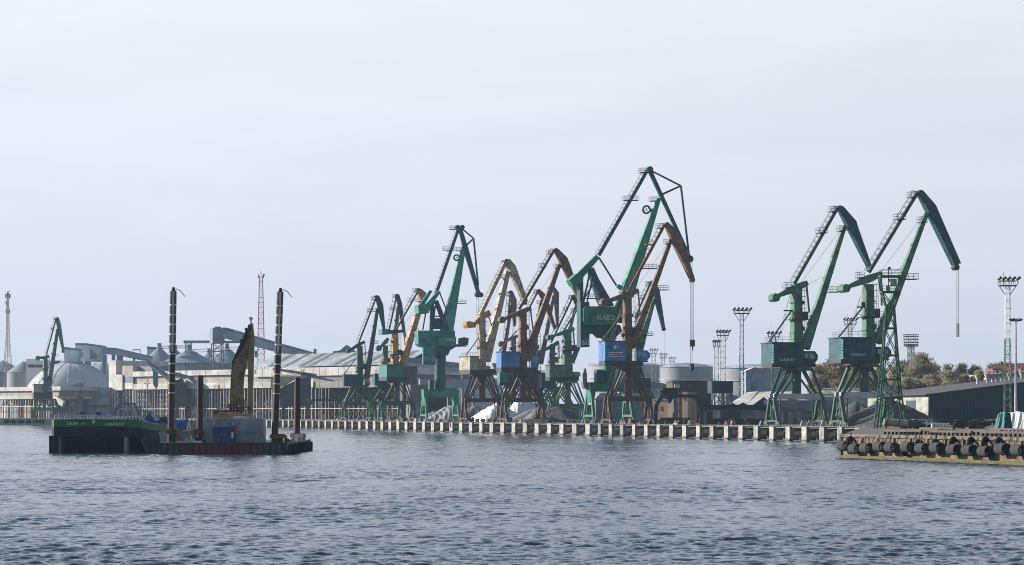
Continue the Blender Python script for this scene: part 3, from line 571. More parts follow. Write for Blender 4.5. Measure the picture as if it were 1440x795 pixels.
# right pair
def hook_chain(x, y0, y1):
    def f(root, fr):
        b = MB()
        for dx in (-1.2, 1.2): b.tube(fr.pl(x + dx, y0), fr.pl(x + dx, y1), 0.11, n=6)
        b.build('chain_sling', P_DSTEEL, root)
    return f
def sideladder(x, y0, y1, hd):
    def f(root, fr):
        b = MB(); n = 7
        for i in range(n):
            ya = y0 + (y1 - y0) * i / n; q0, z1 = fr.sz(x, ya + .6, -hd / 2); q1, z0 = fr.sz(x + 3.2, ya + (y1 - y0) / n, -hd / 2)
            b.hexa([fr.P(q0, -hd / 2 - .75, z0), fr.P(q1, -hd / 2 - .05, z0), fr.P(q1, -hd / 2, z0), fr.P(q0, -hd / 2, z0), fr.P(q0, -hd / 2 - .75, z1), fr.P(q1, -hd / 2 - .05, z1), fr.P(q1, -hd / 2, z1), fr.P(q0, -hd / 2, z1)])
        b.build('air_intake', P_TEAL, root)
    return f
def multi(*fs):
    def f(root, fr):
        for g in fs: g(root, fr)
    return f
crane('green slewing crane with teal house and bare jib tip, left of the far right pair', 1120, (1100, 1142, 519), 558, (1120, 400, 486, 13.5), (1086, 1128, 483, 512.5), (1130, 1147, 494, 512.5),
      (1088.5, 419, 6.3), (((1090, 418), 4), ((1117, 406), 11), ((1135, 398), 7)), ((1117, 399), (1177.5, 293), 4.2), ((1131, 490), (1187.5, 318), 13, 5.5),
      [(1177, 291), (1180, 289.5), (1184, 291), (1202, 311.5), (1204.5, 320), (1225, 378), (1222.5, 380), (1191, 319)], (1222.5, 379, 2.5), (), ((1171, 298, 8), (1155.5, 328, 11), (1173, 411, 15), (1107, 405, 7), (1183.5, 325, 8)),
      (((1080, 483), (1113, 437), 2), ((1134, 400), (1138, 440), 2.2), ((1118, 437), (1102, 437), 2)), P_GREEN, P_GREEND, P_TEALD, P_TEALD, P_GREEN, P_GREEND, girder=P_LGREY, letm=P_WHITE, letters=('TAKRAF', 1095, 1117, 504, 508.2), hd=5.2, extra=sideladder(1085.5, 484, 511, 5.2))
crane('rightmost green slewing crane with long chains hanging from its jib, behind the lattice tower', 1215, (1196, 1236, 514), 556, (1221, 400, 480, 13.5), (1183, 1226, 476, 506.5), (1232, 1250, 488, 506),
      (1187, 406, 6.3), (((1189, 405), 4), ((1219, 393), 11), ((1239.5, 385), 7)), ((1222, 383), (1289.5, 272), 4.4), ((1233, 482), (1303, 299), 13, 6),
      [(1289.5, 270), (1293, 267.5), (1296, 269), (1313.5, 289), (1317, 297), (1349, 371), (1340, 373), (1304.5, 300)], (1343.5, 376, 4.5), ((1345.6, 378, 455), (1348, 378, 455)), ((1283, 278, 9), (1265, 309, 12), (1281, 393, 15), (1209, 391, 7), (1297, 313, 9)),
      (((1178, 476), (1214, 431), 2), ((1238, 388), (1240, 430), 2.2), ((1222, 432), (1205, 432), 2)), P_GREEN, P_GREEND, P_TEALD, P_TEALD, P_GREEN, P_GREEND, girder=P_LGREY, letm=P_WHITE, letters=('TAKRAF', 1195, 1217, 497, 501.2), hd=5.2, extra=multi(hook_chain(1347, 455, 474), sideladder(1183, 477, 505, 5.2)))
def n_house(root, fr):
    d = -2.24; h = [o for o in root.children if o.name.startswith('machine_house')][0]
    b = MB(); fr.poly(b, [(863, 485.5), (866, 485.5), (866, 491), (863, 491)], d - .08, d - .05); fr.poly(b, [(866.5, 487.5), (868.5, 485.5), (869, 491), (867.5, 488.5)], d - .08, d - .05); b.build('house_emblem', P_WHITE, h)
    b = MB()
    for y in (495.4, 498.2, 500.8): fr.poly(b, [(856, y), (876, y), (876, y + .95), (856, y + .95)], d - .08, d - .05)
    b.build('house_lettering', P_WHITE, h); b = MB(); fr.poly(b, [(864, 498.6), (876, 498.6), (876, 500.4), (864, 500.4)], d - .11, d - .085); b.build('sign_stripe', P_RED, h)
    b = MB(); p = fr.pl(973.6, 478); b.obox(p, fr.ex, fr.ey, .5, .4, p.z - 1.6, p.z); fr.disc(b, 973.6, 484, 2.8, .5); fr.taper(b, (974, 487), (974.5, 494), 1.5, .8); b.build('hook_block', P_RUST, root)
crane('brown slewing crane with light blue house in front of the tallest green crane', 883, (864, 899, 516.5), 561, (882, 418, 508, 11), (851, 880, 480.5, 507.5), (895, 912, 493, 508.5),
      (848.5, 425.5, 5.4), (((850, 425), 4), ((882, 415), 9), ((897.5, 408.5), 6)), ((882.5, 412), (934, 317), 3.8), ((890, 484), (943, 337), 10, 5, (905, 460)) if False else ((888, 488), (943.5, 337), 10, 5),
      [(934.5, 315), (937.5, 312.5), (940, 314.5), (949, 323), (958, 338), (975.5, 392), (970.5, 393), (943, 336)], (973.2, 394, 3.4), ((972, 396, 478), (975.2, 396, 478)), ((927, 321, 8), (912, 344, 8), (931, 408, 15), (939, 343, 9), (878, 411, 8)),
      (((848, 478), (876, 440), 1.8), ((897.5, 411), (900, 446), 2)), P_BROWN, P_RUST, P_BLUE, P_BROWN, P_BROWN, P_BROWN, extra=n_house, ribs=False)
# middle group
def f_house(root, fr):
    d = -2.24; h = [o for o in root.children if o.name.startswith('machine_house')][0]
    b = MB(); fr.poly(b, [(711, 512), (730, 512), (730, 512.8), (711, 512.8)], d - .08, d - .05); b.build('house_stripe', P_LGREY, h)
crane('dark brown slewing crane with blue house and high brown jib, centre of the row', 735, (720, 752, 526.5), 563, (735, 437, 522, 10), (705, 731, 495.5, 517), (747, 757.5, 499, 518),
      (705.5, 450, 5), (((707, 449.5), 3.2), ((732, 440), 8), ((746.5, 433), 5)), ((730, 435), (779, 352.5), 3.4), ((739, 506), (786.5, 372), 11, 5.5),
      [(778.5, 351.5), (781, 348.8), (784.5, 351), (796.5, 362.5), (800, 371), (816, 417), (811.5, 419), (788, 371)], (814.2, 418, 2.2), (), ((773, 357.5, 7), (763, 376, 8), (784, 377, 8)),
      (((702, 494), (727, 465), 1.6), ((746, 436), (750, 468), 1.8)), P_BROWN, P_RUST, P_BLUE, P_BROWN, P_BROWN, P_RUST, extra=f_house, ribs=False)
def end_text(root, fr):      # small lettering low on the sunlit end of the house
    h = [o for o in root.children if o.name.startswith('machine_house')][0]; q = fr.sz(661, 510, -3.4)[0]; z0, z1 = fr.sz(661, 517.6, -3.4)[1], fr.sz(661, 515.4, -3.4)[1]
    vs, fs = text_geo('TAKRAF'); mx = max(v[0] for v in vs); my = max(v[1] for v in vs); m = MB()
    m.add([fr.P(q - .09, 1.6 - 3.4 * v[0] / mx, z0 + (z1 - z0) * v[1] / my) for v in vs], fs); m.build('house_lettering', P_WHITE, h)
crane('pale tan slewing crane with orange box counterweight and dusty olive house', 678, (664, 693, 528.5), 563, (677, 446, 520, 9.5), (661, 674, 502, 520), (692, 698, 511, 520),
      None, (((665, 457), 4.5), ((679, 445), 8), ((688, 440), 8)), ((675, 444), (711, 368), 5), ((683, 508), (714, 382), 11, 6.5),
      [(708, 367), (709, 364.5), (716, 365), (724, 375), (741, 424), (736, 426), (718, 386)], (738, 426.5, 2.4), (), ((703, 391, 9), (713, 390, 8)),
      (((655, 500), (675, 472), 1.5), ((687, 444), (692, 462), 1.6)), P_TAN, P_RUST, P_OLIVE, P_TAN, P_TAN, P_TAN, mlev=P_TANO, ribs=True, th=28, hd=6.8,
      extra=lambda root, fr: end_text(root, fr) or (lambda b: (fr.poly(b, [(653, 453), (658, 452), (667, 455), (666, 461), (656, 462), (653.5, 458)], -1.3, 1.3), b.build('counterweight', P_TANO, root)))(MB()))
crane('smaller dark green slewing crane in front of the grey hall, left end of the row', 505, (496, 519, 545), 568, (506, 487, 542, 8), (484, 503, 527.5, 543.5), (513, 520, 535, 543),
      (490, 494, 3.2), (((491, 493), 2.4), ((503, 486), 5.5), ((513, 480.5), 3.6)), ((504.5, 482), (529, 418.5), 2.3), ((515, 534), (531, 434), 8, 4),
      [(527.5, 417), (530, 415.5), (533, 416.5), (538.5, 428.5), (541.5, 462), (538, 463), (532, 437)], (540, 463, 1.6), (), ((525, 421, 6), (520, 438.5, 7), (528, 438.5, 6), (527, 483, 9)),
      (((483, 527), (500, 505), 1.1), ((513, 482), (514, 500), 1.1)), P_GREEND, P_GREEND, P_TEALD, P_TEALD, P_GREEND, P_GREEND, th=12)
crane('orange brown slewing crane on a dark green portal with bright teal house', 558, (543, 570, 537), 566.5, (555, 470, 520, 9), (544, 567, 513.5, 530), None,
      None, (((543, 467), 6), ((556, 467), 5), ((568, 465.5), 4)), ((557, 464), (588.5, 408.5), 2.2), ((566, 512), (594, 421), 10, 6),
      [(586, 407), (588, 405.5), (592, 407), (598, 412), (600, 418), (597, 425), (590, 420)], None, (), ((583, 410.5, 5), (578, 423.5, 9), (589, 424, 8), (584, 466, 6)), (((568, 467), (570, 490), 1.4),), P_ORANGE, P_GREEND, P_TEAL, P_ORANGE, P_ORANGE, P_RUST, mlev=P_TEALD, th=25, hd=7,
      extra=lambda root, fr: (lambda b: (fr.fbox(b, 537.5, 547, 463, 470.5, -1.6, 1.6), b.build('counterweight', P_TEAL, root)))(MB()), ribs=False)
crane('green slewing crane with narrow teal jib standing just left of the orange one', 541, (526, 552, 543), 568, (542, 486, 528, 7), (527, 545, 526.5, 541.5), None,
      (532.5, 490, 4.4), (((534, 489), 2.6), ((542, 481), 6), ((546, 476), 4)), ((546, 470), (557, 419.5), 2.2), ((552, 510), (560, 431), 7, 4),
      [(556, 415.5), (558, 413.5), (561, 414.5), (565, 427), (570.5, 472), (567.5, 473), (561, 437)], (569.3, 473, 1.6), (), ((556, 419, 7), (553, 436, 9)), (), P_GREENF, P_GREEND, P_TEALD, P_TEALD, P_GREENF, P_GREEND, Y=735, th=12)
# left far crane, on the far left quay
crane('small pale green slewing crane standing alone on the far left quay before the dome', 62, (52, 74, 562), 576, (64, 505, 555, 6), (47.5, 61, 541, 552), (67, 73, 544, 551),
      (53, 504, 3.6), (((54, 503), 2.6), ((63, 503.5), 5), ((69, 501), 4)), ((65, 500), (78.5, 449.5), 2.0), ((68.5, 545), (81, 463), 6, 4.2),
      [(78, 449), (80, 445.5), (82.5, 447), (85.5, 457), (90.5, 494), (87.5, 495), (81.5, 468)], (88.5, 494.5, 2), (), ((77, 450, 4), (73.5, 464, 4), (78, 501, 7)), (), P_GREENF, P_GREENF, P_OLIVE, P_GREENF, P_GREENF, P_GREENF, Y=1045, th=20, e1=V(1, 0, 0), e2=V(0, 1, 0), gauge=9, base=6)
# second row, behind the piles
crane('grey brown slewing crane half hidden behind the tan one, teal house below', 722, (706, 732, 543), 570, (722, 476, 522, 7), (703, 731, 519, 538), None,
      (704.5, 484, 4.2), (((706, 483), 2.6), ((719, 476), 5), ((728, 472.5), 3.6)), ((710, 430), (717.5, 412), 2.2) if False else ((712, 476), (717.5, 412), 2.2), ((706, 508), (719.5, 430), 6, 3.6),
      [(716, 410.5), (718, 408.5), (720.5, 410), (726, 422), (725.2, 457), (722, 458), (719, 430)], (723.4, 458, 1.6), (), ((714, 415.5, 5), (716, 429.5, 6)), (), P_MAUVE, P_GREEND, P_TEAL, P_MAUVE, P_MAUVE, P_MAUVE, Y=690, th=12)
crane('second brown slewing crane seen behind the central one, jib nose pointing down', 744, (730, 756, 543), 570, (748, 465, 522, 7), (740, 760, 522, 538), None,
      None, None, ((744, 434), (756.5, 409.5), 2.4), ((744, 508), (762, 422), 7, 4), [(755, 409), (757.5, 406.5), (760, 408.5), (768, 415.5), (771, 425), (781, 460), (778, 462), (763, 424)], (779.6, 462, 1.8), (), ((753, 412.5, 5), (758.5, 427.5, 7)), (), P_BROWN, P_RUST, P_TEALD, P_BROWN, P_BROWN, P_BROWN, Y=680, th=12)
crane('grey slewing crane with pale jib behind the central brown crane, blue cab low', 760, (746, 772, 545), 571, (753, 468, 528, 6), (746, 768, 526, 540), None,
      None, None, None, ((760, 512), (778.5, 416), 7, 4), [(776.5, 404.5), (778.5, 402.5), (785.5, 412), (785, 457), (782, 459), (779, 420)], (783.5, 458.5, 1.8), (), ((772, 432.5, 8),), (), P_MAUVE, P_GREEND, P_TEALD, P_MAUVE, P_MAUVE, P_MAUVE, Y=720, th=12)
crane('faded green slewing crane with grey green house left of the tallest crane', 798, (782, 809, 537.5), 571, (797.5, 468, 512, 11), (773, 796, 514, 530.5), (806, 815, 523, 531),
      (772, 475, 4), (((773, 474), 2.4), ((797, 467), 7), ((807, 462), 5)), ((791, 468), (834, 400), 2.2), ((804, 510), (834, 436), 6.5, 4),
      [(832, 399), (835, 397), (838, 399), (846, 412), (850, 436), (846, 438), (838, 420)], None, (), (), (((806, 464), (808, 488), 1.6),), P_GREENF, P_GREENF, P_GREENF, P_TEALD, P_GREENF, P_GREENF, Y=640, th=15)
crane('green slewing crane with dark house and thin peaked jib just behind the faded green one', 782, (766, 792, 548), 572, (777, 484, 528, 7), (762, 780, 527, 544), None,
      (758.5, 496, 4), (((760, 495), 2.6), ((777, 487), 6), ((785.5, 481), 4.5)), ((775, 482), (806, 417), 2.2), ((791, 505), (810, 430), 5, 3),
      [(804.5, 417), (807, 414.5), (809.5, 416.5), (814, 424), (818.5, 448), (815.5, 450), (809.5, 430)], None, (), ((802.5, 420.5, 5), (795, 437.5, 5), (806, 439, 6)), (((786, 483), (786.5, 505), 1.3),), P_GREENF, P_GREENF, P_TEALD, P_TEALD, P_GREENF, P_GREEND, Y=665, th=12)
crane('green slewing crane mostly hidden behind the brown one with blue house', 900, (884, 910, 548), 571, (897, 440, 520, 7), (884, 902, 514, 532), None,
      None, None, ((893, 447), (914.5, 399), 2.4), ((897, 500), (920, 421), 9, 4.5), [(913.5, 397.5), (916.5, 394.5), (919.5, 396.5), (926.5, 407), (934.5, 461), (931.5, 462.5), (920, 420)], (933.2, 463, 2.6), ((935, 465, 522),), ((911, 401, 6), (903, 421, 6), (913, 472, 9)), (), P_GREEND, P_GREEND, P_TEALD, P_TEALD, P_GREENF, P_GREEND, Y=655, th=12)

# the two heavy cranes on round columns
def heavy(label, cx, Y, th, spec):
    fr = Frame(cx, Y, th); k = fr.k; root = thing('portal_crane', label, 'harbour crane', fr.loc, 'portal cranes on the quays'); S = spec
    g2, b2 = 10.0 / 2, 3.2; z0, z1 = zloc(S['gird'][3], Y), zloc(S['gird'][2], Y)
    for s in (-1, 1):
        for al in (-1, 1):
            m = MB(); ft = E1 * (s * g2) + E2 * (al * b2); m.bar(ft + V(0, 0, 1.6), E1 * (s * (g2 - .2)) + E2 * (al * 1.0) + V(0, 0, z0 + .8), .5, .55, .8, .8, side=E1)
            lg = m.build('portal_leg', S['mp'], root)
            m = MB(); m.bar(ft + V(0, 0, 1.6) + E2 * (-al * 1.2), E1 * (s * (g2 - .2)) + E2 * (al * .35) + V(0, 0, z0 + .5), .22, .22, side=E1); m.build('leg_rib', S['ml'], lg)
            m = MB()
            for q in (-1.0, 1.0):
                m.bar(ft + E2 * q + V(0, 0, .55), ft + V(0, 0, 1.7), .35, .3, side=E1); m.obox(ft + E2 * q, E2, E1, .75, .25, .35, .8)
                for q2 in (-.42, .42): m.tube(ft + E2 * (q + q2) - E1 * .2 + V(0, 0, .36), ft + E2 * (q + q2) + E1 * .2 + V(0, 0, .36), .36, n=12)
            m.build('bogie', P_TEALD, lg)
        m = MB(); m.bar(E1 * (s * g2) - E2 * b2 + V(0, 0, 1.9), E1 * (s * g2) + E2 * b2 + V(0, 0, 1.9), .4, .5, side=(0, 0, 1)); m.build('sill_beam', S['ml'], root)
        m = MB(); a = E1 * (s * (g2 - .4)); m.bar(a + V(0, 0, z0 - 2.6) , a + V(0, 0, z1), 1.0, 1.9, 1.9, 3.0, side=E2); m.build('leg_frame', S['mp'], root)
    m = MB(); m.bar(E1 * -(g2 + .4) + V(0, 0, (z0 + z1) / 2), E1 * (g2 + .4) + V(0, 0, (z0 + z1) / 2), 2.6, z1 - z0, side=(0, 0, 1)); m.build('portal_girder', S['mp'], root)
    xc, yt, yb, wc = S['col']; m = MB(); m.tube((0, 0, zloc(yb, Y)), (0, 0, zloc(yt, Y)), wc / k / 2, n=24)
    for f_ in (.25, .97): z = zloc(yb, Y) * (1 - f_) + zloc(yt, Y) * f_; m.tube((0, 0, z - .15), (0, 0, z + .15), wc / k / 2 + .3, n=24)
    m.build('round_column', S['mcol'], root, True)
    for nm, mat, pts, d0, d1 in S['polys']:
        m = MB(); fr.poly(m, pts, d0, d1); m.build(nm, mat, root)
    for nm, mat, p, q, w0, w1, dd in S['bars']:
        m = MB()
        for d in dd: fr.taper(m, p, q, w0, w1, d=d)
        o = m.build(nm, mat, root)
        if nm == 'upper_link': ladder(o, fr, p, q, 1, P_LGREY)
    for nm, mat, x, y, r, t_, ri in S['discs']:
        m = MB(); c = fr.pl(x, y)
        if ri:
            n = 24; r0, r1 = r / k, ri / k; vs = []
            for d, r_ in ((-t_ / 2, r1), (-t_ / 2, r0), (t_ / 2, r0), (t_ / 2, r1)): vs += [c + fr.ey * d + fr.ex * (math.cos(6.2832 * i / n) * r_) + V(0, 0, math.sin(6.2832 * i / n) * r_) for i in range(n)]
            m.add(vs, [[j * n + i, j * n + (i + 1) % n, (j + 1) % 4 * n + (i + 1) % n, (j + 1) % 4 * n + i] for j in range(4) for i in range(n)])
            for a in range(4): m.bar(c, c + fr.ex * (math.cos(a * 1.571 + .5) * r0 * .9) + V(0, 0, math.sin(a * 1.571 + .5) * r0 * .9), .12)
        else: fr.disc(m, x, y, r, t_)
        m.build(nm, mat, root)
    for x, y, w_ in S['plats']: platform(root, fr, x, y, w_, P_TEALD)
    for x, y0, y1 in S['ropes']: b = MB(); b.tube(fr.pl(x, y0), fr.pl(x, y1), 0.05, n=5); b.build('hoist_rope', P_ROPE, root)
    return root, fr
yL = rail_Y(857, 7.75)
kr, kf = heavy('tallest harbour crane, bright green with KLASCO sign and number 60, double jib with stay triangle', 856, yL, 14, dict(
    gird=(828, 890, 538, 551), col=(856, 474, 541, 19), mp=P_KGREEN, ml=P_GREEN, mcol=P_TEAL,
    polys=[('machine_house', P_KGREEN, [(823, 431), (867, 431), (868, 457), (824, 457), (820.5, 452), (820.5, 434)], -2.6, 2.8),
           ('sign_box', P_KGREEN, [(832, 441), (866.5, 441), (866.5, 457), (832, 457)], -3.6, -2.6), ('turntable', P_TEALD, [(829, 457), (872, 457), (875, 466), (866, 475), (846, 475), (840, 469), (829, 469)], -2.2, 2.2),
           ('counter_panel', P_TEALD, [(816.5, 425), (829, 425), (829, 488), (816.5, 488)], -1.8, 1.6), ('counter_frame', P_TEALD, [(813, 395), (818, 395), (819, 458), (814.5, 458)], -1.4, 1.4),
           ('counterweight', P_KGREEN, [(801, 394), (811, 385), (821, 391.5), (818, 399), (806, 403)], -1.7, 1.7),
           ('a_frame', P_TEALD, [(829, 379), (835, 376), (842, 392), (864, 430), (850, 430), (838, 402)], -1.6, 1.6),
           ('girder_cabin', P_TEALD, [(837, 520), (848, 520), (848, 538), (837, 538)], -2.4, .2), ('cable_reel', P_STEEL, [(818, 527), (820, 520), (822.5, 518), (824, 527), (824, 538), (822, 547), (819.5, 545), (818, 537)], -.9, .9)],
    bars=[('counterweight_lever', P_KGREEN, (812, 391), (840, 361), 10, 7, (0,)), ('upper_link', P_TEALD, (842, 359), (909, 242), 5, 4.4, (0,)), ('boom', P_SEA, (880, 415), (926.5, 279), 19, 5.5, (0,)), ('jib', P_TEALD, (914, 241), (970, 363), 5.5, 4.2, (0,)),
          ('jib_tie', P_TEALD, (917, 241), (957.5, 261.5), 2.2, 2.2, (-.7, .7)), ('jib_tie', P_TEALD, (957.5, 261.5), (969, 360), 2.4, 2.4, (-.7, .7)), ('jib_strut', P_TEALD, (930, 274), (957.5, 261.5), 3, 2.6, (0,)),
          ('luffing_rod', P_TEALD, (842, 362), (867, 402), 2.2, 2.2, (-1.2, 1.2)), ('luffing_rod', P_TEALD, (830, 380), (820, 428), 2.2, 2.2, (-1.2, 1.2)), ('luffing_rod', P_TEALD, (836, 380), (822, 440), 1.8, 1.8, (-1.2, 1.2)), ('boom_foot', P_SEA, (868, 402), (884, 412), 5, 8, (0,)), ('boom_foot', P_TEALD, (879, 412), (866, 452), 12, 16, (0,))],
    discs=[('rope_wheel', P_DSTEEL, 909, 295, 6.3, .5, 4.2), ('nose_sheave', P_TEALD, 969.5, 364.5, 5, 1.2, 0), ('peak_sheave', P_TEALD, 913, 239, 4.5, 1.8, 0), ('wheel_arm', P_SEA, 917, 296, 2.4, 1.0, 0)],
    plats=[(904, 243, 9), (887, 282, 20), (919, 283, 10), (914, 378, 22), (832, 420, 30)], ropes=[(971.2, 368, 512), (973.3, 368, 512)]))
kf.text('KLASCO', 840, 865, 443.6, 450, -3.64, P_WHITE, [o for o in kr.children if o.name.startswith('sign_box')][0], 'sign_lettering')
kf.text('60', 818.6, 828.6, 477.5, 485.3, -1.84, P_WHITE, [o for o in kr.children if o.name.startswith('counter_panel')][0], 'crane_number')
m = MB()
for i, j in ((0, 0), (1, 0), (2, 0), (0, 1), (2, 1), (0, 2), (1, 2), (0, 3)): kf.poly(m, [(834.4 + i * 1.4, 443.8 + j * 1.4), (835.4 + i * 1.4, 443.8 + j * 1.4), (835.4 + i * 1.4, 444.9 + j * 1.4), (834.4 + i * 1.4, 444.9 + j * 1.4)], -3.66, -3.62)
m.build('sign_emblem', P_BLUE, [o for o in kr.children if o.name.startswith('sign_box')][0])
m = MB(); c = kf.pl(973, 512); m.obox(c, kf.ex, kf.ey, .45, .35, c.z - 1.3, c.z); kf.disc(m, 973, 520, 2.4, .4); m.build('hook_block', P_DSTEEL, kr)
yM = rail_Y(619, 7.75)
mr, mf = heavy('big sea green crane with wide teal house, number 61 and double jib', 619, yM, 14, dict(
    gird=(596, 643, 548, 559), col=(619, 488, 550, 16), mp=P_KGREEN, ml=P_GREEN, mcol=P_TEALD,
    polys=[('machine_house', P_TEAL, [(588, 465), (640, 465), (640, 487), (594, 488), (588.5, 484)], -2.4, 3), ('sign_box', P_SEA, [(616, 474), (641, 474), (641, 486), (616, 486)], -3.4, -2.4), ('turntable', P_TEALD, [(595, 487), (643, 487), (633, 493), (630, 500), (606, 500), (602, 493)], -2.2, 2.2),
           ('counter_panel', P_TEAL, [(594.5, 488), (612, 488), (612, 513), (594.5, 513)], -3.4, -1.9), ('operator_cab', P_TEALD, [(645.5, 476), (652, 474.5), (658, 476), (657, 486), (645.5, 487)], -1.2, 1.2), ('cab_bracket', P_TEALD, [(638, 484), (648, 485), (657, 487.5), (638, 488)], -.8, .8),
           ('counterweight', P_SEA, [(588, 430), (591, 427.5), (604, 427.5), (606, 432), (603, 440.5), (589, 440.5)], -3.0, 3.0),
           ('winch_frame', P_TEALD, [(609, 448), (621, 448), (623, 463), (608, 463)], -1.2, 1.2), ('girder_cabin', P_TEALD, [(603, 535), (609, 535), (609, 548), (603, 548)], -2.4, 0)],
    bars=[('counterweight_lever', P_SEA, (601, 430), (618, 410), 7, 4.5, (-2.2,)), ('counterweight_lever', P_SEA, (593, 429), (606, 409), 6, 4, (2.2,)), ('upper_link', P_TEALD, (608, 428), (644, 324), 4.4, 4, (0,)), ('boom', P_SEA, (627, 470), (652, 347), 17, 6, (0,)), ('jib', P_TEALD, (646.5, 320), (654.5, 350), 5, 7, (0,)), ('jib', P_TEALD, (654.5, 349), (672.5, 412), 7, 5, (0,)),
          ('jib_tie', P_TEALD, (650, 322), (666, 335.5), 1.9, 1.9, (-.6, .6)), ('jib_tie', P_TEALD, (666, 335.5), (672.5, 402), 2.2, 2.2, (-.6, .6)), ('jib_strut', P_TEALD, (656, 345), (666, 335.5), 2.6, 2.2, (0,)), ('luffing_rod', P_TEALD, (618, 411), (628, 437), 1.6, 1.6, (-1.6, 1.6)), ('luffing_rod', P_TEALD, (599, 438), (594.5, 464), 1.8, 1.8, (-1.6, 1.6)), ('luffing_rod', P_TEALD, (612, 430), (607, 470), 2.2, 2.2, (-1.6,)), ('a_frame', P_TEALD, (608, 424), (606, 465), 4.5, 4.5, (-1.4, 1.4)), ('a_frame', P_TEALD, (613, 423), (629, 465), 5.5, 6.5, (-1.4, 1.4)), ('a_frame', P_TEALD, (606, 445), (620, 445), 1.8, 1.8, (-1.4, 1.4))],
    discs=[('rope_wheel', P_DSTEEL, 642, 362.5, 4.8, .5, 3), ('peak_sheave', P_TEALD, 643, 320, 3.2, 2, 0), ('peak_sheave', P_TEALD, 649.5, 320, 3.2, 2, 0), ('nose_sheave', P_TEALD, 672, 414, 4.5, 1.6, 0), ('nose_sheave', P_TEALD, 676, 415, 3.5, 1.2, 0)],
    plats=[(636, 323, 8), (631, 352, 16), (645, 353, 8), (649, 427, 12)], ropes=[(670.5, 418, 468), (673, 418, 468)]))
mf.text('KLASCO', 628, 640, 476.2, 479.6, -3.44, P_WHITE, [o for o in mr.children if o.name.startswith('sign_box')][0], 'sign_lettering')
mf.text('61', 607, 611.3, 502.5, 507.5, -3.44, P_LGREY, [o for o in mr.children if o.name.startswith('counter_panel')][0], 'crane_number')
m = MB(); mf.poly(m, [(597, 507.3), (600.4, 502.6), (601.6, 502.6), (598.2, 507.4)], -3.46, -3.42); mf.poly(m, [(600.6, 502.4), (603.6, 505.4), (602.8, 506.3), (600.4, 503.8)], -3.47, -3.43); mf.poly(m, [(599.4, 507.4), (602.6, 507.4), (602.6, 507.9), (599.4, 507.9)], -3.46, -3.42)
m.build('arrow_emblem', P_LGREY, [o for o in mr.children if o.name.startswith('counter_panel')][0])

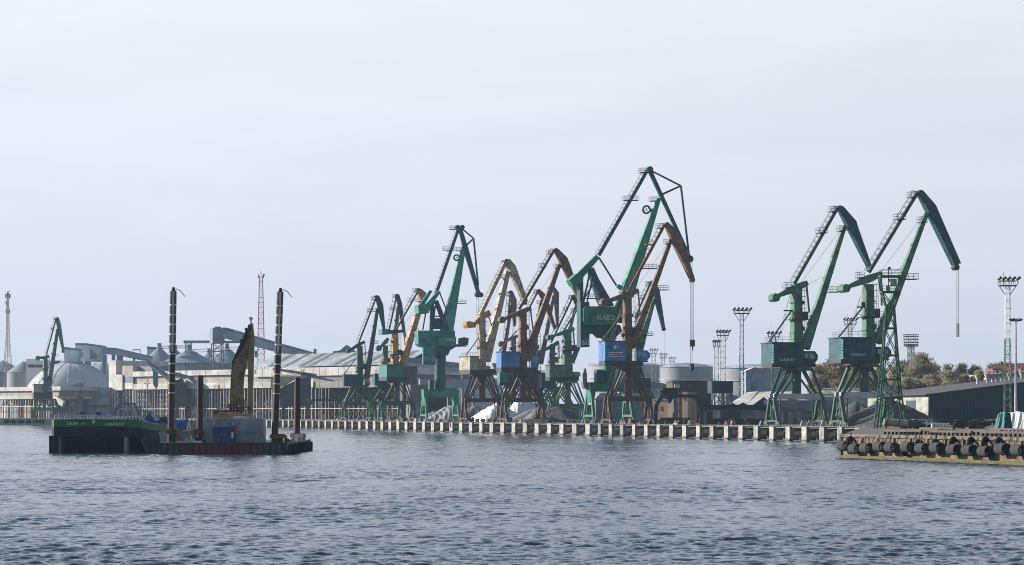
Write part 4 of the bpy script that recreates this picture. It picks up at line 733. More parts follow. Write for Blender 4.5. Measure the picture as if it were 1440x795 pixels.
# ------------------------------------------------------------------ buildings and works on the land
def pbox(parent, fr, name, mat, x0, x1, y0, y1, d0, d1): m = MB(); fr.fbox(m, x0, x1, y0, y1, d0, d1); return m.build(name, mat, parent)
def ppoly(parent, fr, name, mat, pts, d0, d1): m = MB(); fr.poly(m, pts, d0, d1); return m.build(name, mat, parent)
def hall():
    fr = Frame(155, 1090, -45); r = thing('loading_hall', 'long pale loading hall on a forest of columns, its grey roof striped dark', 'hall', fr.loc)
    gy = 588.6
    ppoly(r, fr, 'gable_panel', M_CLADW, [(153, 507), (163, 507), (163, 527), (172, 527), (172, 549), (153, 549)], -1, 30)
    pbox(r, fr, 'wall_panel', M_CLADB, 172, 187, 514.5, 530, -.4, 30); pbox(r, fr, 'wall_panel', M_CLADD, 172, 187, 530, 538.5, -.3, 30); pbox(r, fr, 'wall_panel', M_CLADW, 172, 187, 538.5, 547.5, -.4, 30)
    pbox(r, fr, 'upper_band', M_CLADW, 187, 357, 521, 528.3, -.5, 30); pbox(r, fr, 'upper_band', M_CLADW, 357, 566, 516.5, 528.3, -.6, 44)
    M_MAUV2 = paint('shaded mauve cladding', (.22, .2, .2), streak=.5, rust=.2); pbox(r, fr, 'middle_band', M_CLADB, 187, 440, 528.3, 538.5, .6, 40); pbox(r, fr, 'lower_band', M_CLADW, 187, 440, 538.5, 546.5, -.3, 40); pbox(r, fr, 'lower_band', paint('shaded beige cladding', (.27, .25, .23), streak=.5, rust=.2), 440, 566, 537.2, 545, .3, 40); pbox(r, fr, 'middle_band', M_MAUV2, 440, 566, 528.3, 537.2, .3, 40)  # right-hand middle and lower bands carry the overhang's shade in their darker colour
    pbox(r, fr, 'low_roof', M_CLADD, 187, 214, 515, 522, 3, 14)
    m = MB(); rs = random.Random(6)      # panel joints of the cladding
    for i in range(42):
        x = 191 + i * 8.9
        for ya, yb_, d in ((521.3 if x < 357 else 517, 528, -.62 if x > 357 else -.52), (528.8, 537, .28 if x > 440 else .58), (538.8, 544.5, .28 if x > 440 else -.32)):
            if rs.random() < .8 and x < 560: m.bar(fr.pl(x, ya, d), fr.pl(x, yb_, d), .14, .06, side=fr.ey)
    m.build('cladding_joints', M_CLADD, r)
    for x, y in ((352, 520), (247, 523.5), (404, 519.5), (300, 541)): pbox(r, fr, 'replaced_panel', paint('rusty replaced panel', (.46, .33, .25), streak=.5), x, x + 7, y, y + 6, -.7, -.6)
    # pitched roof with translucent strips
    e0, z0 = fr.sz(355, 516.5, -1); e1, _ = fr.sz(567, 516.5, -1); z1 = z0 + 5.9
    m = MB(); dp = 13
    m.hexa([fr.P(e0, -1, z0 - .2), fr.P(e1, -1, z0 - .2), fr.P(e1, dp, z1 - .2), fr.P(e0, dp, z1 - .2), fr.P(e0, -1, z0), fr.P(e1, -1, z0), fr.P(e1, dp, z1), fr.P(e0, dp, z1)])
    m.hexa([fr.P(e0, dp, z1 - .2), fr.P(e1, dp, z1 - .2), fr.P(e1, dp * 2 + 1, z0 - .2), fr.P(e0, dp * 2 + 1, z0 - .2), fr.P(e0, dp, z1), fr.P(e1, dp, z1), fr.P(e1, dp * 2 + 1, z0), fr.P(e0, dp * 2 + 1, z0)])
    rf = m.build('roof', M_ROOFG, r)
    for a, b in ((375, 383), (397, 404), (419.5, 427), (432.5, 439.5), (466, 473), (480, 486), (508, 516), (548, 555)):
        qa, qb = fr.sz(a, 516.5, -1)[0], fr.sz(b, 516.5, -1)[0]; m = MB(); h = .05
        m.hexa([fr.P(qa, -1, z0 + .01), fr.P(qb, -1, z0 + .01), fr.P(qb, dp, z1 + .01), fr.P(qa, dp, z1 + .01), fr.P(qa, -1, z0 + h), fr.P(qb, -1, z0 + h), fr.P(qb, dp, z1 + h), fr.P(qa, dp, z1 + h)]); m.build('roof_light', M_ROOFD, rf)
    for a in (360, 443): m = MB(); q = fr.sz(a, 500, dp)[0]; p = fr.P(q, dp, z1 - 1); m.tube(p, p + V(0, 0, 3), .7, n=10); m.build('roof_vent', M_ROOFD, rf, True)
    # columns and bracing under the floor
    q0, _ = fr.sz(156, 547, .5); q1, _ = fr.sz(564, 547, .5); zt = fr.sz(300, 547, .5)[1]; mats = (M_CLADW, P_MAUVE, P_STEEL)
    rng = random.Random(3); i = 0; q = q0
    while q < q1 and i < 74:
        m = MB(); ww = rng.choice((.28, .34, .5)); m.bar(fr.P(q, .5, 0), fr.P(q, .5, zt), ww, ww, side=fr.ey); m.build('support_column', rng.choice((M_CLADW, M_CLADB, P_MAUVE, P_MAUVE, P_STEEL)), r); q += rng.uniform(1.7, 2.7); i += 1
    for row, (d, mt_) in enumerate(((6, P_MAUVE), (14, P_MAUVE), (24, P_DSTEEL))):
        m = MB(); q = q0; st = 3.1
        while q < q1:
            m.bar(fr.P(q, d, 0), fr.P(q, d, zt), .35, .35, side=fr.ey)
            for a, b in ((0, .33), (.33, .66), (.66, 1)): m.bar(fr.P(q, d, zt * a), fr.P(q + st, d, zt * b), .16, .16, side=fr.ey); m.bar(fr.P(q + st, d, zt * a), fr.P(q, d, zt * b), .16, .16, side=fr.ey)
            q += st
        m.build('cross_bracing', mt_, r)
    m = MB(); m.bar(fr.P(q0, .2, zt * .33), fr.P(q1, .2, zt * .33), .3, .35, side=(0, 0, 1)); m.bar(fr.P(q0, .2, zt * .66), fr.P(q0 + 12, .2, zt * .66), .25, .25, side=(0, 0, 1)); m.build('white_rail', M_CLADW, r)
    m = MB(); m.hexa([fr.P(q0, 32, 0), fr.P(q1, 32, 0), fr.P(q1, 33, 0), fr.P(q0, 33, 0), fr.P(q0, 32, zt), fr.P(q1, 32, zt), fr.P(q1, 33, zt), fr.P(q0, 33, zt)]); m.build('rear_wall', M_CLADD, r)
hall()
def lowhall():
    fr = Frame(30, 1090, -45); r = thing('low_loading_hall', 'lower white and grey banded conveyor hall on columns at the left edge', 'hall', fr.loc)
    pbox(r, fr, 'upper_band', M_CLADW, -30, 85, 544.5, 550, -.5, 20); pbox(r, fr, 'middle_band', M_CLADB, -30, 83, 550, 557.5, .5, 20); pbox(r, fr, 'lower_band', M_CLADW, -30, 80, 557.5, 561.5, -.3, 20)
    ppoly(r, fr, 'end_chute', M_CLADW, [(78, 556), (91, 564.5), (89, 572), (84, 569)], -.5, .8)
    q0, _ = fr.sz(-30, 560, .5); q1, _ = fr.sz(80, 560, .5); zt = fr.sz(30, 561, .5)[1]; q = q0; rng = random.Random(4)
    while q < q1: m = MB(); m.bar(fr.P(q, .5, 0), fr.P(q, .5, zt), .4, .4, side=fr.ey); m.build('support_column', rng.choice((M_CLADW, P_MAUVE, M_CLADB)), r); q += 2.2
    m = MB(); q = q0
    while q < q1: m.bar(fr.P(q, 7, 0), fr.P(q + 3, 7, zt), .2, .2, side=fr.ey); m.bar(fr.P(q + 3, 7, 0), fr.P(q, 7, zt), .2, .2, side=fr.ey); m.bar(fr.P(q, 7, 0), fr.P(q, 7, zt), .35, .35, side=fr.ey); q += 3
    m.build('cross_bracing', P_MAUVE, r)
    m = MB(); m.bar(fr.P(q0, .2, zt * .6), fr.P(q1, .2, zt * .6), .25, .3, side=(0, 0, 1)); m.build('white_rail', M_CLADW, r); pbox(r, fr, 'rear_wall', M_CLADG, -30, 80, 562, 588, 16, 17)
    for i, (a, mt_) in enumerate(((3, M_TARPW), (8, M_CONT), (14, P_BLUE), (20, M_CLADG), (33, M_BRICKP), (38, M_BRICKP))): pbox(r, fr, 'stored_bay', mt_, a, a + 4.4, 570, 588, 3, 6)
lowhall()
def round_body(name, label, cat, px, Y, prof_px, mat, group=None, n=64, rib=0.0, roofmat=None, split=None, smooth=True, extra=None):
    """prof_px: (radius px, row) pairs from the foot upwards"""
    fr = Frame(px, Y); r = thing(name, label, cat, fr.loc, group); pr = [(a / fr.k, max(0.0, wz(y, Y) - G) if i else 0.0) for i, (a, y) in enumerate(prof_px)]
    if split: 
        m = MB(); m.lathe(pr[:split + 1], n, rib=rib); m.build('wall', mat, r, smooth)
        m = MB(); m.lathe([(pr[split][0] * 1.02, pr[split][1] - .15)] + pr[split:], n, rib=rib); m.build('roof', roofmat or mat, r, smooth)
    else: m = MB(); m.lathe(pr, n, rib=rib); m.build('shell', mat, r, smooth)
    if extra: extra(r, fr)
    return r
def dome_prof(R, ytop, ycen, yb): return [(R, yb), (R, ycen)] + [(R * math.cos(a), ycen - (ycen - ytop) * math.sin(a)) for a in [i * math.pi / 2 / 14 for i in range(1, 15)]]
def seams(n, R, ytop, ycen):
    def f(r, fr):
        m = MB()
        for i in range(n):
            th = 6.2832 * i / n + .1; pts = [V(R / fr.k * math.cos(a) * math.cos(th), R / fr.k * math.cos(a) * math.sin(th), wz(ycen - (ycen - ytop) * math.sin(a), fr.ry) - G) for a in [j * math.pi / 2 / 10 for j in range(10)]]
            for p, q in zip(pts, pts[1:]): m.tube(p * 1.002, q * 1.002, .12, n=4, cap=False)
        m.build('shell_seams', M_CLADG, r)
    return f
round_body('storage_dome', 'huge pale grey storage dome nearer the crane at the far left', 'dome', 100.5, 1150, dome_prof(70, 509, 579, 588), M_DOME, n=72, extra=seams(16, 70, 509, 579))
round_body('storage_dome', 'second pale grey storage dome partly hidden to the right of the first', 'dome', 143, 1225, dome_prof(66, 510.5, 577, 588), M_DOME, n=72, extra=seams(16, 66, 510.5, 577))
M_PALE = paint('pale blue grey cladding', (0.58, 0.63, 0.69), rough=0.6, streak=0.3, scale=0.15)
def box_building(name, label, cat, px, Y, th, parts, group=None):
    fr = Frame(px, Y, th); r = thing(name, label, cat, fr.loc, group)
    for p in parts:
        if p[0] == 'b': pbox(r, fr, p[1], p[2], *p[3:])
        else: ppoly(r, fr, p[1], p[2], p[3], p[4], p[5])
    return r, fr
box_building('transfer_house', 'small blue grey transfer house on top of the first dome', 'building', 100, 1150, 0, [('p', 'wall', M_PALE, [(90, 489), (109, 491.5), (109, 510), (90, 510)], -5, 5), ('p', 'roof', M_CLADD, [(89.7, 487.8), (109.3, 490.3), (109.3, 493), (89.7, 491.5)], -5.3, 5.3)])
box_building('transfer_house', 'wide blue grey conveyor head house between the two domes', 'building', 125, 1165, 0, [('p', 'wall', M_PALE, [(106, 484.5), (121, 484.5), (144, 488), (144, 509.5), (106, 508)], -5, 5), ('p', 'roof', M_CLADD, [(105.7, 482.8), (121, 482.8), (144.4, 486), (144.4, 488.5), (121, 485.5), (105.7, 485.5)], -5.3, 5.3),
    ('p', 'stair_panel', M_CLADD, [(126, 489), (136, 499), (136, 505), (126, 505)], -5.15, -5.02), ('b', 'leg', P_STEEL, 113, 115, 507, 586, -2, 2), ('b', 'leg', P_STEEL, 119, 126, 508, 586, -2, 2), ('b', 'leg', M_CLADG, 144, 149, 499, 586, -2, 2), ('b', 'doorway', M_CLADD, 109.5, 116.5, 496, 504, -5.15, -5.02)])
box_building('pump_house', 'narrow grey brown building with slanting roof below the first dome', 'building', 106, 1080, 0, [('p', 'wall', paint('grey brown render', (0.24, 0.23, 0.225), streak=.4), [(97, 545), (115, 541), (115, 588.5), (97, 588.5)], -4, 4), ('p', 'roof', M_CLADD, [(96.5, 542.5), (115.3, 538), (115.3, 541), (96.5, 545.5)], -4.4, 4.4), ('b', 'window', P_GLASS, 104, 106, 561, 564, -4.1, -3.9), ('b', 'door', M_CLADD, 110, 113, 549, 555, -4.1, -3.9), ('b', 'pipe', P_LGREY, 98.5, 99.2, 550, 588, -4.6, -4.1), ('b', 'pipe', P_LGREY, 103, 103.7, 556, 588, -4.6, -4.1)])
box_building('dome_shed', 'large flat blue grey shed between dome and loading hall', 'building', 134, 1085, 0, [('b', 'wall', M_CLADG, 115, 154, 545, 588.5, 0, 14), ('b', 'seam', M_CLADD, 115, 154, 553.4, 553.9, -.1, 0), ('b', 'seam', M_CLADD, 115, 154, 572, 572.6, -.1, 0), ('b', 'seam', M_CLADD, 121, 121.6, 545, 588, -.1, 0), ('b', 'walkway', P_DSTEEL, 116, 154, 570.4, 571, -1.2, -.1)])
box_building('kiosk', 'dark blue grey box building in front of the first dome', 'building', 79, 1082, 0, [('b', 'wall', M_CLADD, 71, 86, 545, 562, 3, 12), ('b', 'lower_wall', M_CLADG, 80, 96, 562, 588.5, 4, 12)])
box_building('office_block', 'white flat roofed office with a window strip beside the left tanks', 'building', 55, 1200, 0, [('b', 'wall', P_WHITE, 37, 85, 507, 588, 0, 14), ('b', 'upper_floor', P_WHITE, 37, 52, 505, 512, -1, 6), ('b', 'window', P_GLASS, 39, 49.5, 513, 517, -.2, -.02), ('b', 'window', P_GLASS, 50.5, 60, 513, 517, -.2, -.02), ('b', 'window', P_GLASS, 76, 84, 508, 512, -.2, -.02)])
for lb, px, Y, R, yw, ya in (('white cone roofed tank left of the small crane', 33, 1250, 23, 524, 508), ('big grey white tank with flat dome roof cut by the left edge', 4, 1330, 31, 523.5, 507)):
    round_body('storage_tank', lb, 'tank', px, Y, [(R, 588), (R, yw), (R * 1.01, yw), (R * .5, yw - (yw - ya) * .55), (1.0, ya), (0.01, ya)], M_TANK, 'storage tanks', 48, roofmat=M_TANK, split=1)
for lb, px, Y, R, yw, ya in (('grey storage tank behind the hanging hook, middle of the three', 965, 1050, 37.5, 516.5, 510.5), ('grey storage tank half hidden behind the green jib', 880, 1080, 52, 514.5, 509), ('wide grey storage tank behind the blue shed', 1066, 1080, 56, 518.5, 512)):
    def band(r, fr, R=R, yw=yw):
        m = MB(); z = wz(yw + 18, fr.ry) - G; m.lathe([(R / fr.k, z), (R / fr.k + .35, z), (R / fr.k + .35, z + .4), (R / fr.k, z + .4)], 56); m.build('wind_girder', P_LGREY, r, True)
        m = MB(); z = wz(yw, fr.ry) - G
        for i in range(28):
            a, b = 6.2832 * i / 28, 6.2832 * (i + 1) / 28; q = R / fr.k; p0, p1 = V(q * math.cos(a), q * math.sin(a), z), V(q * math.cos(b), q * math.sin(b), z); m.tube(p0, p0 + V(0, 0, 1), .06, n=4); m.tube(p0 + V(0, 0, 1), p1 + V(0, 0, 1), .05, n=4)
        m.build('rim_railing', P_STEEL, r)
    round_body('storage_tank', lb, 'tank', px, Y, [(R, 588), (R, yw), (R * .8, yw - (yw - ya) * .45), (R * .45, yw - (yw - ya) * .85), (R * .2, ya), (0.01, ya)], M_TANK, 'storage tanks', 56, roofmat=M_CLADG, split=1, extra=band)
for lb, px, Y, R, ye, ya in (('near ribbed grain silo with cone roof left of the tower house', 266, 1165, 41, 511.5, 492), ('ribbed grain silo at the left end of the silo group', 224, 1175, 30, 512, 490), ('ribbed grain silo squeezed between the two left silos', 246, 1205, 30, 513, 492.5), ('ribbed grain silo behind the lattice legs of the tower house', 319, 1230, 33, 512, 490), ('ribbed grain silo seen small to the left of the tower legs', 294, 1235, 26, 513, 497)):
    def cap(r, fr, R=R, ya=ya):
        m = MB(); z = wz(ya, fr.ry) - G; m.tube((0, 0, z - 1.5), (0, 0, z + 2.6), 3.2 / fr.k, n=14); m.build('cap', P_STEEL, r, True)
    round_body('grain_silo', lb, 'silo', px, Y, [(R, 588), (R, ye), (R * 1.03, ye), (R * .5, (ye + ya) / 2 - .3), (3, ya), (0.01, ya)], M_SILO, 'grain silos', 110, rib=.018, roofmat=M_SILO, split=1, smooth=False, extra=cap)
def lattice(m, x0, y0, x1, y1, w0, w1, z0, z1, n, r=.09, rr=None):
    rr = rr or r * .6; c = lambda f, sx_, sy_: V(x0 + (x1 - x0) * f + sx_ * (w0 + (w1 - w0) * f) / 2, y0 + (y1 - y0) * f + sy_ * (w0 + (w1 - w0) * f) / 2, z0 + (z1 - z0) * f)
    S = ((-1, -1), (1, -1), (1, 1), (-1, 1))
    for s_ in S: m.tube(c(0, *s_), c(1, *s_), r, n=5, cap=False)
    for i in range(n):
        a, b = i / n, (i + 1) / n
        for j in range(4):
            p, q = S[j], S[(j + 1) % 4]; m.tube(c(b, *p), c(b, *q), rr, n=4, cap=False)
            if (i + j) % 2: m.tube(c(a, *p), c(b, *q), rr, n=4, cap=False)
            else: m.tube(c(a, *q), c(b, *p), rr, n=4, cap=False)
def conveyors():
    fr = Frame(305, 1150, 18); r = thing('tower_house', 'grey conveyor head house on a lattice tower above the silos', 'tower', fr.loc)
    pbox(r, fr, 'house', M_CLADD, 299, 316, 461.5, 483, -4.2, 4.2); pbox(r, fr, 'roof_box', M_CLADD, 302, 311, 459.5, 461.5, -3, 3)
    m = MB(); z1 = fr.sz(307, 483, 0)[1]; 
    for q0, q1 in ((-2.3, -2.3), (2.6, 3.6)):
        for d in (-2.5, 2.5): m.bar(fr.P(q1, d, 0), fr.P(q0, d, z1), .5, .5, side=fr.ey)
    for i in range(9):
        a, b = z1 * i / 9, z1 * (i + 1) / 9
        for d in (-2.5, 2.5): m.bar(fr.P(-2.3, d, a), fr.P(3.0, d, b), .26, .26, side=fr.ey); m.bar(fr.P(3.2, d, a), fr.P(-2.3, d, b), .26, .26, side=fr.ey); m.bar(fr.P(-2.3, d, b), fr.P(3.0, d, b), .26, .26, side=fr.ey)
    m.build('lattice_legs', P_STEEL, r)
    fr2 = Frame(375, 1140, -10); g = thing('conveyor_gallery', 'long grey enclosed conveyor gallery sloping down from the tower house to the hall roof', 'conveyor', fr2.loc)
    ppoly(g, fr2, 'gallery', M_CLADG, [(313, 463.5), (390, 485), (446, 499.5), (446, 502.5), (390, 496), (313, 475.5)], -1.8, 1.8); ppoly(g, fr2, 'gallery_roof', M_CLADD, [(313, 460.5), (318, 461), (390, 482), (446, 497.5), (446, 499.5), (390, 485), (313, 463.5)], -2.1, 2.1)
    for x, y in ((352, 485), (398, 496)): m = MB(); a = fr2.pl(x, y); lattice(m, a.x, a.y, a.x, a.y, 2.4, 1.8, 0, a.z, 8, .16); m.build('trestle', P_STEEL, g)
    fr3 = Frame(285, 1160, 0); g = thing('silo_conveyor', 'level grey silo top conveyor passing under the tower house', 'conveyor', fr3.loc)
    pbox(g, fr3, 'gallery', M_SILO, 258, 300, 479, 482.6, -1.4, 1.4); pbox(g, fr3, 'gallery', M_SILO, 300, 340, 479.5, 482.6, -1.4, 1.4); m = MB(); a = fr3.pl(265, 481); lattice(m, a.x, a.y, a.x, a.y, 2.8, 2.8, fr3.pl(265, 494).z - 1.5, a.z, 3, .16); m.build('trestle', P_STEEL, g)
    m = MB(); a, b = fr3.pl(224, 490), fr3.pl(262, 489.5)
    for d in (-.8, .8):
        for h in (0, 1.1): m.tube(a + V(0, d, h), b + V(0, d, h), .14, n=4)
        for i in range(13): p = a.lerp(b, i / 12); m.tube(p + V(0, d, 0), p + V(0, d, 1.1), .08, n=4)
    m.bar(a, b, 1.8, .3, side=(0, 0, 1)); m.build('catwalk', P_STEEL, g)
    m = MB(); a, b = fr3.pl(270, 496), fr3.pl(338, 492)
    for i in range(20):
        p, q = a.lerp(b, i / 20), a.lerp(b, (i + 1) / 20); m.tube(p, q, .12, n=4); m.tube(p + V(0, 0, 1.5), q + V(0, 0, 1.5), .12, n=4); m.tube(p, q + V(0, 0, 1.5), .08, n=4)
    m.build('catwalk', P_STEEL, g)
    fr4 = Frame(175, 1160, 0); g = thing('conveyor_gallery', 'grey sloping conveyor gallery from the dome head house down to the hall', 'conveyor', fr4.loc)
    ppoly(g, fr4, 'gallery', M_CLADG, [(144, 490), (163, 491), (200, 498.5), (214, 503), (214, 507.5), (198, 507), (163, 499.5), (144, 498)], -1.7, 1.7); ppoly(g, fr4, 'gallery_roof', M_CLADD, [(144, 488.5), (163, 489.5), (214, 501.5), (214, 503), (163, 491), (144, 490)], -2, 2)
    for x0, x1 in ((157, 161), (164, 172), (187, 189)): pbox(g, fr4, 'support', M_CLADD, x0, x1, 499, 586, -1.2, 1.2)
    m = MB(); a, b = fr4.pl(187, 492), fr4.pl(197, 492); 
    for p, q in ((a, b), (a, fr4.pl(187, 499)), (b, fr4.pl(197, 499))): m.tube(p, q, .25, n=5)
    m.build('frame', P_STEEL, g)
    box_building('stair_house', 'small teal grey roof house behind the leftmost silo', 'building', 215, 1190, 0, [('b', 'wall', M_CLADG, 207, 226, 491, 586, -4, 4), ('p', 'roof', M_ROOFD, [(206.8, 487.3), (226, 489), (226, 491.5), (206.8, 491)], -4.3, 4.3)])
    box_building('hipped_roof_house', 'dark peaked roof house rising behind the hall roof', 'building', 485, 1130, 0, [('p', 'roof', M_CLADD, [(468, 494.5), (478, 493), (487, 485.2), (496, 491), (500, 498), (468, 498)], -8, 8), ('b', 'wall', M_CLADD, 469, 499, 498, 586, -7, 7)])
    fr5 = Frame(640, 930, 8); g = thing('conveyor_gallery', 'long blue grey conveyor bridge passing behind the big sea green crane', 'conveyor', fr5.loc)
    ppoly(g, fr5, 'gallery', M_CLADD, [(548, 500.5), (590, 504), (790, 527), (790, 535), (590, 512), (548, 507.5)], -2, 2); ppoly(g, fr5, 'gallery_floor', M_CLADG, [(548, 507.5), (590, 512), (790, 535), (790, 538), (590, 516), (548, 511)], -2.2, 2.2)
    for x in (586, 651, 716): pbox(g, fr5, 'support', M_CLADD, x - 1.5, x + 1.5, 516, 590, -1, 1)
    fr6 = Frame(640, 860, 8); g = thing('pipe_bridge', 'low blue grey pipe bridge on posts below the conveyor bridge', 'bridge', fr6.loc)
    pbox(g, fr6, 'bridge_beam', M_CLADG, 590, 705, 533.5, 546.5, -1.6, 1.6); pbox(g, fr6, 'walkway', P_STEEL, 590, 705, 531.6, 532.4, -1.9, 1.9)
    for x in (596, 631, 666, 700): pbox(g, fr6, 'support', M_CLADD, x - 1.5, x + 1.5, 546, 590, -1, 1)
conveyors()
def loaders():
    fr = Frame(235, 1046, 0); r = thing('ship_loader', 'dark ship loader with a pale sloping boom before the left part of the hall', 'ship loader', fr.loc)
    m = MB(); fr.taper(m, (209, 511), (247, 541), 4.5, 4.5, dep=2.5); m.build('boom', M_CLADW, r); m = MB(); fr.taper(m, (207, 508), (247, 536), 3, 3, dep=2.8)
    for i in range(14): fr.disc(m, 208 + i * 2.8, 507 + i * 2, 1.2, 2.4, n=6)
    m.build('boom_walkway', P_STEEL, r)
    ppoly(r, fr, 'chute', M_CLADD, [(215.5, 522), (222, 521), (222, 542), (220, 547), (216, 541)], -1.2, 1.2); ppoly(r, fr, 'machinery', P_DSTEEL, [(246, 536), (254, 532), (262, 545), (262, 556), (276, 560), (276, 572), (246, 572)], -3, 3)
    m = MB(); fr.taper(m, (246, 526), (280, 534), 5, 4, dep=2.5); m.build('rear_boom', M_CLADD, r)
    for x in (248, 262, 275): pbox(r, fr, 'leg', P_DSTEEL, x - 1.3, x + 1.3, 571, 589, -2.5, 2.5)
    m = MB(); fr.taper(m, (268, 588), (271, 574), .9, .9); fr.taper(m, (271, 574), (275, 588), .9, .9); fr.taper(m, (268, 585), (275, 585), .9, .9); m.build('white_frame', P_WHITE, r)
    Y2 = 960; fr = Frame(415, Y2, 0); r = thing('ship_loader', 'dark ship loader with yellow beige arm behind the right spud poles', 'ship loader', fr.loc)
    m = MB(); fr.taper(m, (384, 519), (445, 528), 3.5, 4, dep=2.6); fr.taper(m, (425, 527), (470, 536), 5, 2, dep=2.6); m.build('boom', M_CLADD, r)
    ppoly(r, fr, 'arm', M_SALMON, [(381, 533), (412, 530), (414, 534), (400, 543), (390, 545.5), (381, 546)], -1.4, 1.4); ppoly(r, fr, 'machinery', P_DSTEEL, [(396, 545), (414, 536), (426, 532), (436, 530), (436, 556), (430, 562), (436, 572), (394, 572)], -2.6, 2.6)
    for i in range(8): pass
    m = MB()
    for i in range(9): fr.disc(m, 397 + i * 3.2, 528.5 - .15 * i, 1.0, 2.6, n=6)
    m.build('rollers', M_SALMON, r)
    for x in (398, 414, 432): pbox(r, fr, 'leg', P_DSTEEL, x - 1.6, x + 1.6, 571, 590, -2.5, 2.5)
    m = MB(); fr.taper(m, (424, 520), (424, 561), 1.1, 1.1); fr.taper(m, (427, 520), (427, 561), 1.1, 1.1); m.build('chute_pipes', P_LGREY, r)
    for lb, cx, Y, x0, x1, yt in (('dark arched hopper frame standing behind the green barge', 178, 1040, 161, 196, 568), ('dark arched hopper frame below the ship loader at the right spud poles', 458, 890, 432, 484, 563)):
        fr = Frame(cx, Y, 0); r = thing('hopper_frame', lb, 'hopper', fr.loc)
        for a, b in (((x0, 589), (x0 + 2, yt + 9)), ((x0 + 2, yt + 9), (x0 + 8, yt)), ((x1, 589), (x1 - 2, yt + 9)), ((x1 - 2, yt + 9), (x1 - 8, yt))): m = MB(); fr.taper(m, a, b, 2.6, 2.6, dep=2.2); m.build('leg', P_DSTEEL, r)
        m = MB(); fr.taper(m, (x0 + 6, yt), (x1 - 6, yt), 2.6, 2.6, dep=2.6); m.build('top_beam', P_DSTEEL, r)
loaders()
def right_town():
    box_building('brick_warehouse', 'dark brown brick warehouse behind the arched hopper', 'building', 975, 590, 12, [('b', 'wall', M_BRICK, 955, 1000, 537, 596, 0, 12), ('b', 'parapet', P_DSTEEL, 954.6, 1000.4, 536, 537.6, -.2, 12.2)] + [('b', 'window', P_GLASS, x, x + 2.4, y, y + 5, -.06, -.01) for x in (961, 970, 979, 988) for y in (553, 568)] + [('b', 'white_sign', P_LGREY, 949, 956, 541, 546, -1, 0)])
    box_building('rendered_building', 'low building with sunlit pinkish wall seen through the arched hopper', 'building', 935, 600, -28, [('b', 'wall', M_BRICKP, 917, 952, 563, 596, 0, 10), ('b', 'pillar', M_BRICK, 951, 957, 556, 596, -.8, 2), ('b', 'parapet', P_LGREY, 917, 952, 561.8, 563, -.2, 10)] + [('b', 'window', P_GLASS, x, x + 2.6, 572, 578, -.08, -.01) for x in (922, 929, 943)])
    box_building('rendered_building', 'narrow building with a sunlit pinkish end wall right of the first', 'building', 962, 585, -28, [('b', 'wall', M_BRICKP, 959, 967, 552, 596, 0, 6), ('b', 'window', P_GLASS, 961, 964, 558, 563, -.08, -.01)])
    box_building('blue_roofed_store', 'low blue grey store behind the brown portal leg', 'building', 915, 800, 0, [('b', 'wall', M_CLADG, 870, 945, 545, 590, 0, 15), ('p', 'roof', M_CLADD, [(869, 537), (900, 535), (946, 541), (946, 545), (869, 545)], -.5, 15.5)])
    box_building('blue_shed', 'light blue gabled shed with a tall dark door in front of the tank', 'building', 1062, 720, 0, [('p', 'wall', paint('light blue cladding', (0.27, 0.35, 0.45), streak=.2), [(1049, 522.5), (1061.5, 518), (1074.5, 522.5), (1074.5, 593), (1049, 593)], 0, 16), ('p', 'roof', M_CLADW, [(1048, 523), (1061.5, 517.3), (1075.5, 523), (1075.5, 522), (1061.5, 516.4), (1048, 522)], -.4, 16.4), ('b', 'door', M_CLADD, 1056, 1061.5, 537, 592, -.1, -.02)])
    box_building('long_low_shed', 'long low shed with dark fascia beside the left green crane of the right pair', 'building', 1030, 505, 0, [('b', 'wall', paint('grey render', (.27, .27, .28), streak=.4), 988, 1082, 576, 597, 0, 9), ('b', 'fascia', paint('dark green fascia', (.03, .05, .05)), 987.5, 1083, 569.5, 576, -.5, 9.2), ('b', 'shutter', M_BRICK, 1013, 1041, 578, 589, -.1, -.01), ('b', 'door', P_RUST, 994, 1002, 579, 597, -.1, -.01), ('b', 'dark_opening', P_DSTEEL, 1002, 1080, 589, 597, -.1, -.01), ('b', 'panel', P_LGREY, 1003, 1013, 577, 588, -.12, -.02)])
    fr = Frame(1050, 540, 0); r = thing('sawtooth_hall', 'pale roofed hall with dark triangular gables behind the low shed', 'building', fr.loc)
    for x0, xa, x1, ya in ((1019, 1030, 1037, 566.5), (1036, 1045, 1054, 566), (1057, 1074, 1090, 558.5)):
        m = MB(); fr.poly(m, [(x0, 571), (xa, ya), (x1, 571), (x1, 595), (x0, 595)], 0, .4); m.build('gable', M_DGREEN, r)
    for (a, b), (c, e) in (((1020, 1048), (1052, 1066)), ((1047, 1076), (1066, 1088)), ((1074, 1100), (1088, 1118))):
        m = MB(); p, q, s, u = fr.pl(a, 571.5, .4), fr.pl(b, 571.5, .4), fr.pl(e, 550.5, 22), fr.pl(c, 551.5, 22); m.hexa([p - V(0, 0, .3), q - V(0, 0, .3), s - V(0, 0, .3), u - V(0, 0, .3), p, q, s, u]); m.build('roof', M_CLADW, r)
    pbox(r, fr, 'rear_wall', M_BRICK, 1050, 1120, 551, 594, 22.5, 23)
    box_building('quay_store', 'long grey store with dark upper wall seen through the left green portal', 'building', 1128, 520, 0, [('b', 'wall', paint('dirty grey boards', (.20, .19, .18), streak=.5), 1083, 1176, 575, 597, 0, 12), ('b', 'upper_wall', M_CLADD, 1082, 1177, 563, 575, -.2, 12.2), ('b', 'light_strip', M_CLADG, 1132, 1141, 575.5, 577.5, -.3, -.02)] + [('b', 'door', M_CONCG, x, x + 7, 579, 597, -.1, -.01) for x in (1095, 1108, 1121, 1150)])
